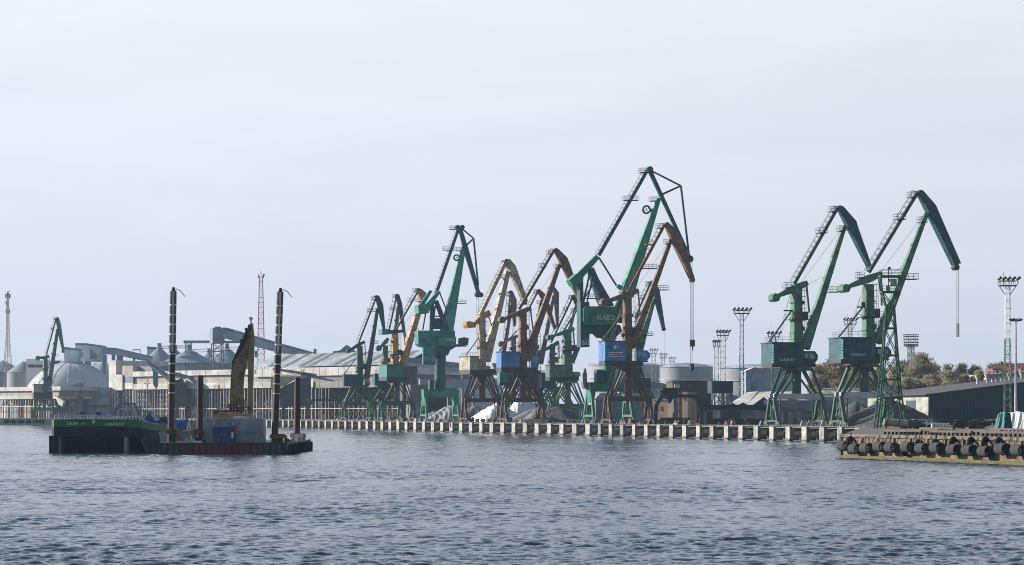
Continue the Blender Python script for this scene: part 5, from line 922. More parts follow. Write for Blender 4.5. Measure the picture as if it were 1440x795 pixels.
    fr = Frame(1170, 610, -15); r = thing('ribbed_roof_store', 'store with pale ribbed sheet roof between the two right cranes', 'building', fr.loc); pbox(r, fr, 'wall', M_CLADG, 1155, 1215, 558, 594, 0, 14)
    m = MB(); n = 40
    for i in range(n):
        a, b = 1155 + 62 * i / n, 1155 + 62 * (i + .6) / n; p, q = fr.pl(a, 558, -.2), fr.pl(b, 558, -.2); u, s = fr.pl(a + 2, 546, 14), fr.pl(b + 2, 546, 14); m.hexa([p - V(0, 0, .3), q - V(0, 0, .3), s - V(0, 0, .3), u - V(0, 0, .3), p, q, s, u])
    p, q, s, u = fr.pl(1154, 558.4, -.2), fr.pl(1217, 558.4, -.2), fr.pl(1219, 546.5, 14), fr.pl(1156, 546.5, 14); m.hexa([p - V(0, 0, .3), q - V(0, 0, .3), s - V(0, 0, .3), u - V(0, 0, .3), p, q, s, u]); m.build('roof', M_CLADB, r)
    fr = Frame(1306, 480, 16); r = thing('green_warehouse', 'huge dark green warehouse with low pitched roof and pale left end at the right edge', 'warehouse', fr.loc)
    prof = [(1306, 555.5), (1450, 537), (1520, 529), (1720, 548), (1720, 602), (1306, 602)]
    ppoly(r, fr, 'wall', M_DGREEN, prof, 0, 30)
    m = MB()
    for i in range(34): x = 1310 + i * 4.2; m.bar(fr.pl(x, 602, -.03), fr.pl(x, 557 - (x - 1306) * .128, -.03), .1, .06, side=fr.ey)
    m.build('wall_ribs', paint('dark rib', (.025, .045, .055)), r)
    for x in (1330, 1368, 1404): pbox(r, fr, 'sliding_door', paint('dark door', (.02, .035, .04)), x, x + 15, 574, 602, -.14, -.06)
    ppoly(r, fr, 'roof', M_ROOFTAR, [(1302, 556), (1450, 537), (1520, 528.6), (1520, 527.6), (1450, 535.8), (1302, 554.6)], -.6, 30.6)
    q = fr.sz(1306, 560, 0)[0]; z1 = fr.sz(1306, 557, 0)[1]
    def endp(name, mat, d0, d1, a, b, o=.06): m = MB(); m.hexa([fr.P(q - o, d0, a), fr.P(q, d0, a), fr.P(q, d1, a), fr.P(q - o, d1, a), fr.P(q - o, d0, b), fr.P(q, d0, b), fr.P(q, d1, b), fr.P(q - o, d1, b)]); m.build(name, mat, r)
    endp('end_cladding', paint('pale green cladding', (.36, .40, .34), streak=.3), 0, 30, z1 * .45, z1, .1); endp('end_base', M_BRICKP, 0, 14, 0, z1 * .45, .12)
    for d in (6, 14, 22): endp('end_door', M_DGREEN, d, d + 4.5, 0, z1 * .85, .2)
    v0 = None
    for px, py in ((1375, 533), (1388.5, 531.5), (1396, 531), (1402, 530.5), (1409, 530), (1420, 529.5), (1437, 528)):
        c = fr.pl(px, py + 5, 16); c = V(*fr.loc) + c
        if v0 is None:
            v0 = thing('roof_vent', 'white funnel shaped roof ventilator on the dark green warehouse', 'roof vent', c, 'ventilators along the warehouse roof'); m = MB(); m.lathe([(.4, -1.0), (.28, .4), (.7, 1.4), (.7, 1.6), (.01, 1.7)], 14); m.build('funnel', P_LGREY, v0, True); m = MB(); m.lathe([(.71, 1.4), (.78, 1.4), (.78, 1.55), (.71, 1.55)], 14); m.build('rim', P_STEEL, v0)
        else: copy_tree(v0, c)
    fr = Frame(1420, 640, 10); r = thing('red_roofed_house', 'white house with red tiled roof and dormers behind the warehouse', 'house', fr.loc)
    pbox(r, fr, 'wall', P_WHITE, 1389, 1470, 527, 593, 0, 16)
    m = MB(); a, b, c, d = fr.pl(1385, 528, -1), fr.pl(1474, 528, -1), fr.pl(1474, 528, 17), fr.pl(1385, 528, 17); e, f = fr.pl(1404, 511, 8), fr.pl(1462, 511, 8); m.add([a, b, c, d, e, f], [[0, 1, 5, 4], [1, 2, 5], [2, 3, 4, 5], [3, 0, 4], [3, 2, 1, 0]]); rf = m.build('roof', M_TILE, r)
    for x in (1396, 1403, 1422, 1436): m = MB(); fr.fbox(m, x, x + 6.5, 518.5, 525, .2, 6); m.build('dormer', M_TILE, rf); m = MB(); fr.fbox(m, x + 1, x + 5.5, 520.5, 524.5, .1, .2); m.build('dormer_window', P_WHITE, rf)
    pbox(rf, fr, 'chimney', M_BRICK, 1408, 1411, 508.5, 514, 7, 9)
    for x in (1392, 1400, 1408, 1424, 1432): pbox(r, fr, 'window', P_GLASS, x, x + 3, 529.5, 534.5, -.08, -.01)
    box_building('brick_block', 'dark brick block rising behind the orange crane', 'building', 577, 840, 10, [('b', 'wall', M_BRICK, 566, 586, 515, 592, 0, 10), ('b', 'parapet', P_LGREY, 565.6, 586.4, 514, 515.2, -.2, 10)])
    box_building('grey_block', 'plain grey concrete block left of the big sea green crane', 'building', 590, 800, 10, [('b', 'wall', paint('grey concrete block', (.19, .18, .18), streak=.4), 577, 602, 541, 592, 0, 12), ('b', 'column', M_CONCG, 586, 589, 569, 592, -.6, 0)])
    box_building('low_dark_store', 'low dark store behind the coal pile and faded green crane', 'building', 790, 730, 0, [('b', 'wall', M_CLADD, 742, 862, 572, 592, 0, 10), ('b', 'roof', P_MAUVE, 741, 863, 569.5, 572, -.4, 10.4)])
    box_building('low_dark_store', 'grey store with a small white door behind the tallest crane', 'building', 870, 640, 0, [('b', 'wall', M_CLADD, 838, 905, 562, 594, 0, 10), ('p', 'roof', M_CLADG, [(836, 562), (844, 553), (900, 553), (907, 562)], -.4, 10.4), ('b', 'door', P_WHITE, 874.5, 876.5, 572, 577, -.1, -.01)])
right_town()
def hoppers():
    Y = rail_Y(953, 7); fr = Frame(953, Y, 0); r = thing('portal_hopper', 'black arched portal hopper on the quay right of the brown crane', 'hopper', fr.loc)
    for d in (-2.2, 2.2):
        for pts in (((922, 598), (922, 572)), ((922, 572), (931, 556)), ((986, 598), (986, 574)), ((986, 574), (977, 557))): m = MB(); fr.taper(m, *pts, 5.5, 5, dep=1.0, d=d); m.build('leg', P_DSTEEL, r)
        m = MB(); fr.taper(m, (928, 557), (980, 557), 4.6, 4.6, dep=.9, d=d); fr.taper(m, (926, 566), (936, 559), 1.2, 1.2, dep=.3, d=d); fr.taper(m, (982, 566), (972, 559), 1.2, 1.2, dep=.3, d=d); m.build('top_beam', P_DSTEEL, r)
    ppoly(r, fr, 'hopper_bin', P_DSTEEL, [(926, 545.5), (959, 545.5), (957, 551), (947, 559.5), (943.5, 567), (940.5, 567), (937, 559.5), (928, 551)], -2.5, 2.5); pbox(r, fr, 'control_box', P_LGREY, 928.5, 932, 546, 549.5, -3, -2.6)
    fr = Frame(1016, 540, 8); r = thing('bunker_tower', 'dark green bunker box raised on legs left of the floodlight mast', 'bunker', fr.loc); pbox(r, fr, 'bunker_box', M_DGREEN, 1003, 1031, 536, 553, -3, 3)
    for x in (1005, 1017, 1029):
        for d in (-2.5, 2.5): m = MB(); fr.taper(m, (x, 595), (x, 552), 1.6, 1.6, d=d); m.build('leg', P_GREEND, r)
    m = MB()
    for a, b in (((1005, 570), (1017, 553)), ((1017, 570), (1005, 553)), ((1017, 570), (1029, 553)), ((1005, 590), (1017, 572)), ((1029, 590), (1017, 572))): fr.taper(m, a, b, 1, 1, d=-2.5)
    m.build('bracing', P_GREEND, r); pbox(r, fr, 'white_cabinet', P_WHITE, 1001, 1004, 553, 562, -3.6, -3); pbox(r, fr, 'white_cabinet', P_WHITE, 1005, 1008, 553, 559, -3.6, -3)
    b0 = None
    for i in range(8):
        Y = 545; fr = Frame(931 + i * 5.2, Y, 0)
        if b0 is None: b0 = thing('scrap_bin', 'dark blue open bin in the row under the arched hopper', 'bin', fr.loc, 'bins under the arched hopper'); pbox(b0, fr, 'bin_body', P_TEALD, 928.6, 933.4, 588, 597, -1, 1); pbox(b0, fr, 'bin_rim', P_DSTEEL, 928.4, 933.6, 587.4, 588, -1.1, 1.1)
        else: copy_tree(b0, fr.loc)
hoppers()

# ------------------------------------------------------------------ heaps
def heap(name, label, cat, px, Y, hw, ytop, mat, depth=None, seed=1, flat=.0, rough=.35, skew=0.0, kind_part='heap', fold=0.0):
    fr = Frame(px, Y); R = hw / fr.k; Hh = wz(ytop, Y) - G; D = depth or R * .8; r = thing(name, label, cat, fr.loc); rng = np.random.default_rng(seed)
    n = 56; g = np.linspace(-1, 1, n); XX, YY = np.meshgrid(g, g); a = np.arctan2(YY, XX); wob = 1 + .06 * np.sin(3 * a + seed) + .05 * np.sin(5 * a + 2 * seed) + .03 * np.sin(9 * a)
    rad = np.sqrt((XX - skew * (1 - np.abs(YY))) ** 2 + YY ** 2) / wob; z = np.clip(1 - rad, 0, None); z = np.minimum(z, 1 - flat) / (1 - flat)
    z = z - .05 * np.exp(-(rad / .2) ** 2); zz = z * Hh + (rng.normal(0, .05, z.shape) + rough * .25 * np.sin(XX * 9 + seed) * np.cos(YY * 7)) * (z > .02) * min(1, Hh / 4)
    if fold: zz += fold * np.abs(np.sin(XX * 17 + YY * 5 + np.sin(YY * 4) * 2)) * np.clip(z * 4, 0, 1)
    vs = np.stack([XX * R, YY * D, np.where(z > 0, zz, -.2)], -1).reshape(-1, 3); idx = np.arange(n * n).reshape(n, n)
    m = MB(); m.v = [tuple(p) for p in vs]; m.f = np.stack([idx[:-1, :-1], idx[:-1, 1:], idx[1:, 1:], idx[1:, :-1]], -1).reshape(-1, 4).tolist(); m.build(kind_part, mat, r, True, sharp=False)
    return r
heap('coal_pile', 'largest dark coal pile, behind the right green crane and lattice tower', 'coal pile', 1248, 450, 78, 557, M_COAL, seed=2, depth=14)
heap('coal_pile', 'smaller dark grey coal pile left of the largest one', 'coal pile', 1205, 475, 52, 562, M_COAL, seed=3, depth=10)
heap('coal_pile', 'low dark coal mound under the left green portal', 'coal pile', 1165, 470, 40, 580, M_COAL, seed=8)
heap('coal_pile', 'dark blue grey coal pile behind the faded green crane', 'coal pile', 784, 612, 46, 569, M_COAL, seed=4)
heap('gravel_pile', 'grey gravel pile inside the central brown portal', 'gravel pile', 757, 622, 46, 571, M_GRAVEL, seed=5)
heap('gravel_pile', 'grey gravel pile sloping behind the tan crane', 'gravel pile', 668, 720, 42, 569, M_GRAVEL, seed=9)
heap('tarped_pile', 'white tarpaulin covered pile inside the tan portal', 'covered pile', 700, 655, 42, 565, M_TARPW, seed=6, fold=.25, kind_part='tarpaulin')
heap('tarped_pile', 'white and blue tarpaulin covered pile behind the central brown portal', 'covered pile', 735, 660, 32, 563, M_TARPW, seed=7, fold=.3, flat=.3, kind_part='tarpaulin')
heap('tarped_pile', 'grey tarpaulin covered pile under the big sea green crane', 'covered pile', 634, 700, 36, 571, M_TARPG, seed=11, fold=.4, flat=.1, kind_part='tarpaulin')
heap('tarped_pile', 'flat grey covered pile at the left foot of the big sea green crane', 'covered pile', 612, 715, 30, 577, M_TARPG, seed=12, fold=.4, kind_part='tarpaulin')
heap('sand_hill', 'pale pinkish far hill seen below the conveyor bridge', 'hill', 662, 1250, 62, 521, paint('pale pinkish sand', (.5, .43, .40)), seed=13, flat=.35)
def quay_bits():
    def slab(label, pxs, Y, w_, h_, lean, mat, group):
        s0 = None
        for px in pxs:
            fr = Frame(px, Y)
            if s0 is None:
                s0 = thing('concrete_slab', label, 'slab', fr.loc, group); m = MB(); m.hexa([(-w_ / 2, -.5, 0), (w_ / 2, -.5, 0), (w_ / 2, .5, 0), (-w_ / 2, .5, 0), (-w_ / 2 + lean, -.4, h_), (w_ / 2 + lean, -.4, h_), (w_ / 2 + lean, .4, h_), (-w_ / 2 + lean, .4, h_)]); m.build('slab_body', mat, s0)
                m = MB(); m.tube((lean - .2, 0, h_), (lean - .2, 0, h_ + .18), .05, n=5); m.tube((lean + .2, 0, h_), (lean + .2, 0, h_ + .18), .05, n=5); m.build('lifting_loop', P_DSTEEL, s0)
            else: copy_tree(s0, fr.loc)
    slab('pale leaning concrete slab at the feet of the right green cranes', (1128, 1138, 1168, 1184, 1157), 436, .85, 1.1, .35, M_CONC, 'leaning slabs near the right cranes')
    slab('pinkish concrete block lying behind the quay edge near the central cranes', (742, 750, 758, 768, 802, 812, 822), 575, 1.5, .95, 0, M_CONCP, 'concrete blocks near the central cranes')
    slab('small grey concrete block scattered along the quay near the tan crane', (620, 633, 642, 664, 671, 679, 688, 696), 640, 1.1, .9, .12, M_CONCP, 'scattered blocks near the tan crane')
    slab('pale upright board in the row on the jetty behind the guard rails', (1311, 1315, 1319.5, 1324, 1328.5, 1333), 345, .32, .95, .08, M_CLADW, 'upright boards on the jetty')
    slab('tall narrow concrete post on the quay beside the left dark green crane', (455,), 840, 1.0, 2.3, 0, M_BRICKP, None)
    cr = random.Random(44)
    kinds = {}
    for i in range(74):
        px = cr.uniform(470, 1075); off = cr.choice((cr.uniform(3.2, 6), cr.uniform(14, 22))); tt = qt(px, off); c = QP(tt, off, G); kd = cr.randrange(4)
        if kd not in kinds:
            nm, lb, ct, gp = (('concrete_lump', 'broken pinkish concrete lump on the quay apron', 'concrete lump', 'concrete lumps on the quay apron'), ('timber_baulk', 'short brown timber baulk lying on the quay apron', 'timber', 'timber baulks on the quay apron'), ('wheel_stop', 'low dark steel wheel stop on the quay apron', 'wheel stop', 'steel wheel stops on the quay apron'), ('cable_drum', 'small rusty cable drum standing on the quay apron', 'cable drum', 'cable drums on the quay apron'))[kd]
            o = kinds[kd] = thing(nm, lb, ct, c, gp); m = MB()
            if kd == 0: m.hexa([(-.7, -.45, 0), (.7, -.5, 0), (.75, .45, 0), (-.65, .5, 0), (-.5, -.35, .9), (.6, -.3, .75), (.5, .35, .85), (-.55, .3, 1.0)]); m.build('lump_body', M_CONCP, o); m = MB(); m.tube((0, 0, .8), (.25, .1, 1.35), .03, n=5); m.build('rebar', P_RUST, o)
            elif kd == 1: m.bar((-1.2, 0, .2), (1.2, .3, .25), .35, .3, side=(0, 0, 1)); m.build('lower_baulk', M_BRICKP, o); m = MB(); m.bar((-1.0, -.2, .5), (1.1, .1, .62), .3, .28, side=(0, 0, 1)); m.build('upper_baulk', P_RUST, o)
            elif kd == 2: m.hexa([(-.6, -.3, 0), (.6, -.3, 0), (.6, .3, 0), (-.6, .3, 0), (-.2, -.25, 1.0), (.2, -.25, 1.0), (.2, .25, 1.0), (-.2, .25, 1.0)]); m.build('stop_body', P_DSTEEL, o); m = MB(); m.tube((0, -.3, .7), (0, .3, .7), .16, n=10); m.build('buffer', P_RUST, o)
            else: m.tube((0, -.5, .7), (0, -.38, .7), .7, n=16); m.tube((0, .38, .7), (0, .5, .7), .7, n=16); m.build('drum_flange', P_RUST, o); m = MB(); m.tube((0, -.38, .7), (0, .38, .7), .4, n=14); m.build('drum_core', P_DSTEEL, o)
        else: copy_tree(kinds[kd], c, rz=cr.uniform(0, 3.1))
    fr = Frame(1259, 350); r = thing('steel_pipe', 'fat beige steel pipe lying on the jetty behind the lattice tower feet', 'pipe', fr.loc); m = MB(); m.tube(fr.pl(1243, 593.5), fr.pl(1276, 596), .55, .6, n=18); m.build('pipe_body', paint('beige pipe', (.36, .31, .26), streak=.4), r, True); m = MB(); m.tube(fr.pl(1246, 593.7), fr.pl(1247, 593.8), .66, n=18); m.tube(fr.pl(1263, 595), fr.pl(1264, 595.1), .68, n=18); m.build('flange', P_RUST, r); pbox(r, fr, 'cradle', P_DSTEEL, 1245, 1247, 597, 603, -.5, .5); pbox(r, fr, 'cradle', P_DSTEEL, 1270, 1272, 599, 603, -.5, .5)
    def car(label, px, Y, mat, rz):
        fr = Frame(px, Y); r = thing('parked_car', label, 'car', fr.loc, None, rz); m = MB(); pr = [(-2.1, .35), (2.1, .35), (2.1, .8), (1.3, .95), (.7, 1.45), (-1.3, 1.48), (-2.0, .95)]
        n = len(pr); m.add([(x, -.8, z) for x, z in pr] + [(x, .8, z) for x, z in pr], [list(range(n)), list(range(n, 2 * n))[::-1]] + [[(i + 1) % n, i, n + i, n + (i + 1) % n] for i in range(n)]); m.build('body', mat, r)
        m = MB(); m.box(-1.2, .65, -.82, .82, .98, 1.36); m.build('window', P_GLASS, r)
        for x in (-1.3, 1.3):
            for y in (-.75, .75): m = MB(); m.tube((x, y - .1, .33), (x, y + .1, .33), .33, n=14); m.build('wheel', M_RUBBER, r)
    car('white parked car beside the pipe on the jetty', 1293, 372, P_WHITE, .3); car('dark parked car right of the pipe on the jetty', 1282, 366, P_DSTEEL, .2); car('grey parked car behind the upright boards', 1303, 395, P_LGREY, -.2)
    for lb, px, w_, y0 in (('rust brown scrap stack left of the tarpaulin heap', 1392, 10, 589), ('dark scrap stack behind the upright boards', 1352, 9, 591), ('low rusty scrap stack behind the jetty guard rails', 1372, 8, 593)):
        fr = Frame(px, 372); r = thing('scrap_stack', lb, 'scrap', fr.loc); rng = random.Random(px)
        m = MB()
        for i in range(26): p = fr.pl(px + rng.uniform(-w_, w_), y0 + rng.uniform(0, 10)); p.z = max(.15, p.z); a = rng.uniform(0, 3.1); d = V(math.cos(a), math.sin(a), rng.uniform(-.25, .25)) * rng.uniform(.4, 1.0); m.bar(p - d, p + d, rng.uniform(.15, .4), rng.uniform(.15, .5), side=(0, 0, 1))
        m.build('scrap_beams', M_BRICK if px != 1352 else P_RUST, r)
    def draped(name, label, px0, px1, Y, ytop, lean, mat, seed, dep=3.0):
        fr = Frame((px0 + px1) / 2, Y, -38); r = thing(name, label, 'covered stack', fr.loc); rng = np.random.default_rng(seed); nu, nv = 60, 26; vs = []
        x0, x1 = fr.sz(px0, 600)[0], fr.sz(px1, 600)[0]; zt = wz(ytop, Y) - G; ln = lean / fr.k; ph = rng.random(4) * 6
        for i in range(nu):
            u = i / (nu - 1); x = x0 + (x1 - x0) * u
            for j in range(nv):
                v = j / (nv - 1); fold = .13 * math.sin(x * 5.2 + ph[0] + 1.5 * v) + .07 * math.sin(x * 11 + ph[1] - 2 * v)
                if v < .6: q = v / .6; z = zt * q; d = -dep / 2 + .45 * q - fold * (1 - .6 * q) - .5 * (1 - q) ** 3; e = ln * (1 - u) * q + .1 * fold
                else: q = (v - .6) / .4; z = zt * (1 - .9 * max(0, q - .7) / .3 * (q > .7)) + .12 * math.sin(x * 2.3 + ph[2]) * (1 - q) ; d = -dep / 2 + .45 + (dep - .45) * q; e = ln * (1 - u)
                vs.append((x + e * (1 - u), d, max(.0, z * (1 if u > .02 else .15))))
        m = MB(); vs = [tuple(fr.P(*p)) for p in vs]; m.add(vs, [[i * nv + j, (i + 1) * nv + j, (i + 1) * nv + j + 1, i * nv + j + 1] for i in range(nu - 1) for j in range(nv - 1)]); m.build('tarpaulin', mat, r, True, sharp=False)
    draped('tarped_stack', 'white tarpaulin stretched over a tall stack at the right edge of the jetty', 1413, 1475, 331, 580, 3, M_TARPW, 21); draped('tarped_stack', 'teal tarpaulin bundle leaning against the white covered stack', 1401, 1418, 329, 580.5, 7, M_TARPT, 22, 2.6)
    Y = 608; fr = Frame(757, Y); r = thing('grab_bucket', 'dark clamshell grab bucket resting on the gravel inside the central brown portal', 'grab', fr.loc)
    for s in (-1, 1): m = MB(); fr.poly(m, [(757, 588), (757 + s * 5, 587), (757 + s * 4.5, 591), (757 + s * 1, 594.5)], -.9, .9); m.build('bucket_shell', P_DSTEEL, r)
    m = MB(); fr.poly(m, [(754, 588), (755.5, 582), (758.5, 582), (760, 588)], -.5, .5); m.build('grab_head', P_DSTEEL, r); m = MB(); m.tube(fr.pl(757, 582), fr.pl(757, 563), .06, n=5); m.build('rope', P_ROPE, r)
quay_bits()

# ------------------------------------------------------------------ masts and towers
def light_mast(label, px, Y, ybase, yplat, ytop, w0, w1, headw, mat, top=None, arms=False):
    fr = Frame(px, Y); k = fr.k; r = thing('floodlight_mast', label, 'light mast', fr.loc, 'floodlight masts of the port'); zp = wz(yplat, Y) - G
    m = MB(); zm = zp * .62
    lattice(m, 0, 0, 0, 0, w0 / k, (w0 * .4 + w1 * .6) / k, 0, zm, max(6, int(zm / 1.6)), .075); m.build('lower_lattice', mat, r)
    m = MB(); lattice(m, 0, 0, 0, 0, (w0 * .4 + w1 * .6) / k, w1 / k, zm, zp, max(4, int((zp - zm) / 1.5)), .07); m.build('upper_lattice', top or mat, r)
    hw = headw / k / 2; m = MB(); m.box(-hw, hw, -hw * .6, hw * .6, zp - .1, zp + .1); za = wz(ytop, Y) - G
    for x in (-hw, -hw * .33, hw * .33, hw):
        for y in (-hw * .6, hw * .6): m.tube((x, y, zp), (x, y, zp + (za - zp) * .6), .06, n=4)
    for y in (-hw * .6, hw * .6): m.tube((-hw, y, zp + (za - zp) * .6), (hw, y, zp + (za - zp) * .6), .07, n=4)
    for s in (-1, 1): m.tube((s * w1 / k / 2, 0, zp - hw * 1.1), (s * hw, 0, zp), .08, n=5)
    m.tube((-hw * .5, 0, zp), (-hw * .5, 0, za + 1.3), .04, n=4); m.build('head_platform', P_DSTEEL, r)
    n = 5 if headw > 15 else 4
    for i in range(n):
        x = -hw * 1.1 + 2.2 * hw * i / (n - 1); m = MB(); m.tube((x - .25, -hw * .6, za - .4), (x + .25, -hw * .75 - .3, za), .26, .33, n=9); m.tube((x, -hw * .6, zp + .3), (x, -hw * .6, za - .2), .05, n=4); m.build('floodlight', P_DSTEEL, r)
    return r
light_mast('tall floodlight mast standing free between the arched hopper and the right cranes', 1043, 600, 575, 441, 434, 6.5, 4.6, 21, P_GREEND, P_STEEL)
light_mast('middle floodlight mast of the close pair above the green bunker', 1016.5, 660, 590, 472, 465, 7.5, 6.5, 16, P_LGREY)
light_mast('lower floodlight mast of the close pair above the green bunker', 1007.5, 690, 590, 487, 479, 6.5, 5.5, 9, P_GREENF, P_LGREY)
light_mast('tiny far floodlight mast, tallest of the three beside the blue crane cab', 919, 1050, 590, 497, 491, 5.5, 5, 9.5, P_STEEL)
light_mast('tiny far floodlight mast, middle of the three beside the blue crane cab', 932.5, 1100, 590, 503, 497.5, 5, 4.5, 8.5, P_STEEL)
light_mast('tiny far floodlight mast, lowest of the three beside the blue crane cab', 945, 1200, 590, 508, 503, 4.5, 4, 8, P_STEEL)
light_mast('floodlight mast behind the house of the left crane in the right pair', 1088, 590, 590, 474, 467, 6, 5.4, 15, P_GREEND, P_STEEL)
light_mast('floodlight mast seen behind the back stay of the rightmost crane', 1195.5, 700, 590, 456, 448, 6, 5, 16, P_STEEL)
light_mast('tall floodlight mast with white upper and green lower lattice at the right edge', 1417, 470, 590, 402, 391, 9, 6, 24, P_GREEN, P_WHITE)
def misc_masts():
    fr = Frame(1428.5, 455); k = fr.k; r = thing('lamp_pole', 'slim grey pole with a ring of lamps beside the right edge mast', 'light pole', fr.loc); zt = wz(449, 455) - G
    m = MB(); m.tube((0, 0, 0), (0, 0, zt * .25), .34, .28, n=12); m.tube((0, 0, zt * .25), (0, 0, zt), .27, .15, n=12); m.build('pole', P_LGREY, r, True)
    for i in range(6): a = i * 1.047; m = MB(); c = V(math.cos(a) * .9, math.sin(a) * .9, zt); m.tube((0, 0, zt), c, .06, n=5); m.tube(c, c * 1.0 + V(math.cos(a) * .3, math.sin(a) * .3, -.25), .25, .32, n=8); m.build('floodlight', P_DSTEEL, r)
    fr = Frame(1281, 850); k = fr.k; r = thing('stadium_light', 'stadium floodlight rack on two lattice legs above the trees', 'floodlight', fr.loc); zb, zt = wz(488, 850) - G, wz(470.5, 850) - G
    for dx in (-3, 2.6): m = MB(); lattice(m, dx / k, 0, dx / k, 0, .9, .9, 0, zb + 1, 22, .13); m.build('leg', P_STEEL, r)
    m = MB(); hw = 10.5 / k
    for i in range(6): z = zb + (zt - zb) * i / 5; f = .82 if i == 0 else (.92 if i == 1 else 1); m.tube((-hw * f, 0, z), (hw * f, 0, z), .13, n=5)
    for i in range(7): x = -hw + 2 * hw * i / 6; m.tube((x * .85, .2, zb), (x, .2, zt), .1, n=5)
    m.build('rack', P_STEEL, r)
    for j in range(4):
        for i in range(8): m = MB(); z = zb + (zt - zb) * (j + .6) / 4.2; x = -hw * .9 + 1.8 * hw * i / 7; m.tube((x, .3, z), (x, -.35, z - .1), .28, .36, n=8); m.build('lamp', P_STEEL if (i + j) % 3 else P_LGREY, r)
    fr = Frame(367, 1300); k = fr.k; r = thing('radio_tower', 'red and white lattice radio tower behind the excavator', 'radio tower', fr.loc); zt = wz(389, 1300) - G; n = 9
    for i in range(n):
        m = MB(); f0, f1 = i / n, (i + 1) / n; w_ = lambda f: (13.5 * (1 - f) + 4.5 * f) / k; lattice(m, 0, 0, 0, 0, w_(f0), w_(f1), zt * f0, zt * f1, 3, .15); m.build('lattice_section', paint('faded mast red', (.42, .2, .2)) if i % 2 == 0 or i > 5 else paint('pinkish red', (.55, .34, .34)), r)
    m = MB(); m.tube((0, 0, zt), (0, 0, zt + 3.2), .2, n=6); m.tube((-1.5, 0, zt - 1), (-1.5, 0, zt + 1.2), .3, n=6); m.tube((1.5, 0, zt - 1), (1.5, 0, zt + 1.4), .3, n=6); m.tube((1.0, 0, zt + 1), (2.2, 0, zt + 1), .4, n=8); m.build('antenna', P_DSTEEL, r)
    fr = Frame(11, 1300); k = fr.k; r = thing('radio_tower', 'slender pinkish lattice radio tower at the far left edge', 'radio tower', fr.loc); zs = [wz(y, 1300) - G for y in (588, 502, 474, 436, 412)]; ws = [12, 8, 4, 3, 2.5]
    for i in range(4): m = MB(); lattice(m, 0, 0, 0, 0, ws[i] / k, ws[i + 1] / k, zs[i] if i else 0, zs[i + 1], 7, .12); m.build('lattice_section', P_LGREY if i % 2 else paint('pinkish red', (.55, .30, .30)), r)
    m = MB(); zt = zs[4]; m.tube((0, 0, 0), (0, 0, zt + 1), .24, n=8); m.build('core_mast', paint('pale mast red', (.42, .24, .24)), r)
    m = MB()
    for x, z in ((-1.2, zt - 2), (1.2, zt - 2), (0, zt - 1), (-.9, zs[3] - 1), (.9, zs[3] - 1), (-1.0, zs[3] + 4)): m.tube((x, 0, z - 1), (x, 0, z + 1.2), .35, n=7)
    m.bar((-1.8, 0, zt - 1), (1.8, 0, zt - 1), .6, .3, side=(0, 0, 1)); m.tube((0, 0, zt), (1.5, 0, zt + 1.5), .15, n=5); m.build('antenna', P_DSTEEL, r)
    fr = Frame(207, 1042); r = thing('lamp_pole', 'thin green lamp pole with two arms before the hall columns', 'light pole', fr.loc); zt = wz(532, 1042) - G; za = wz(541, 1042) - G
    m = MB(); m.tube((0, 0, 0), (0, 0, zt), .28, .12, n=8); m.build('pole', P_GREEN, r); m = MB(); m.tube((-1, 0, za + .6), (0, 0, za), .1, n=5); m.tube((1, 0, za + .6), (0, 0, za), .1, n=5); m.tube((-1.4, 0, za + .6), (-.8, 0, za + .6), .25, n=6); m.tube((.8, 0, za + .6), (1.4, 0, za + .6), .25, n=6); m.build('lamp_arm', P_GREEND, r)
misc_masts()
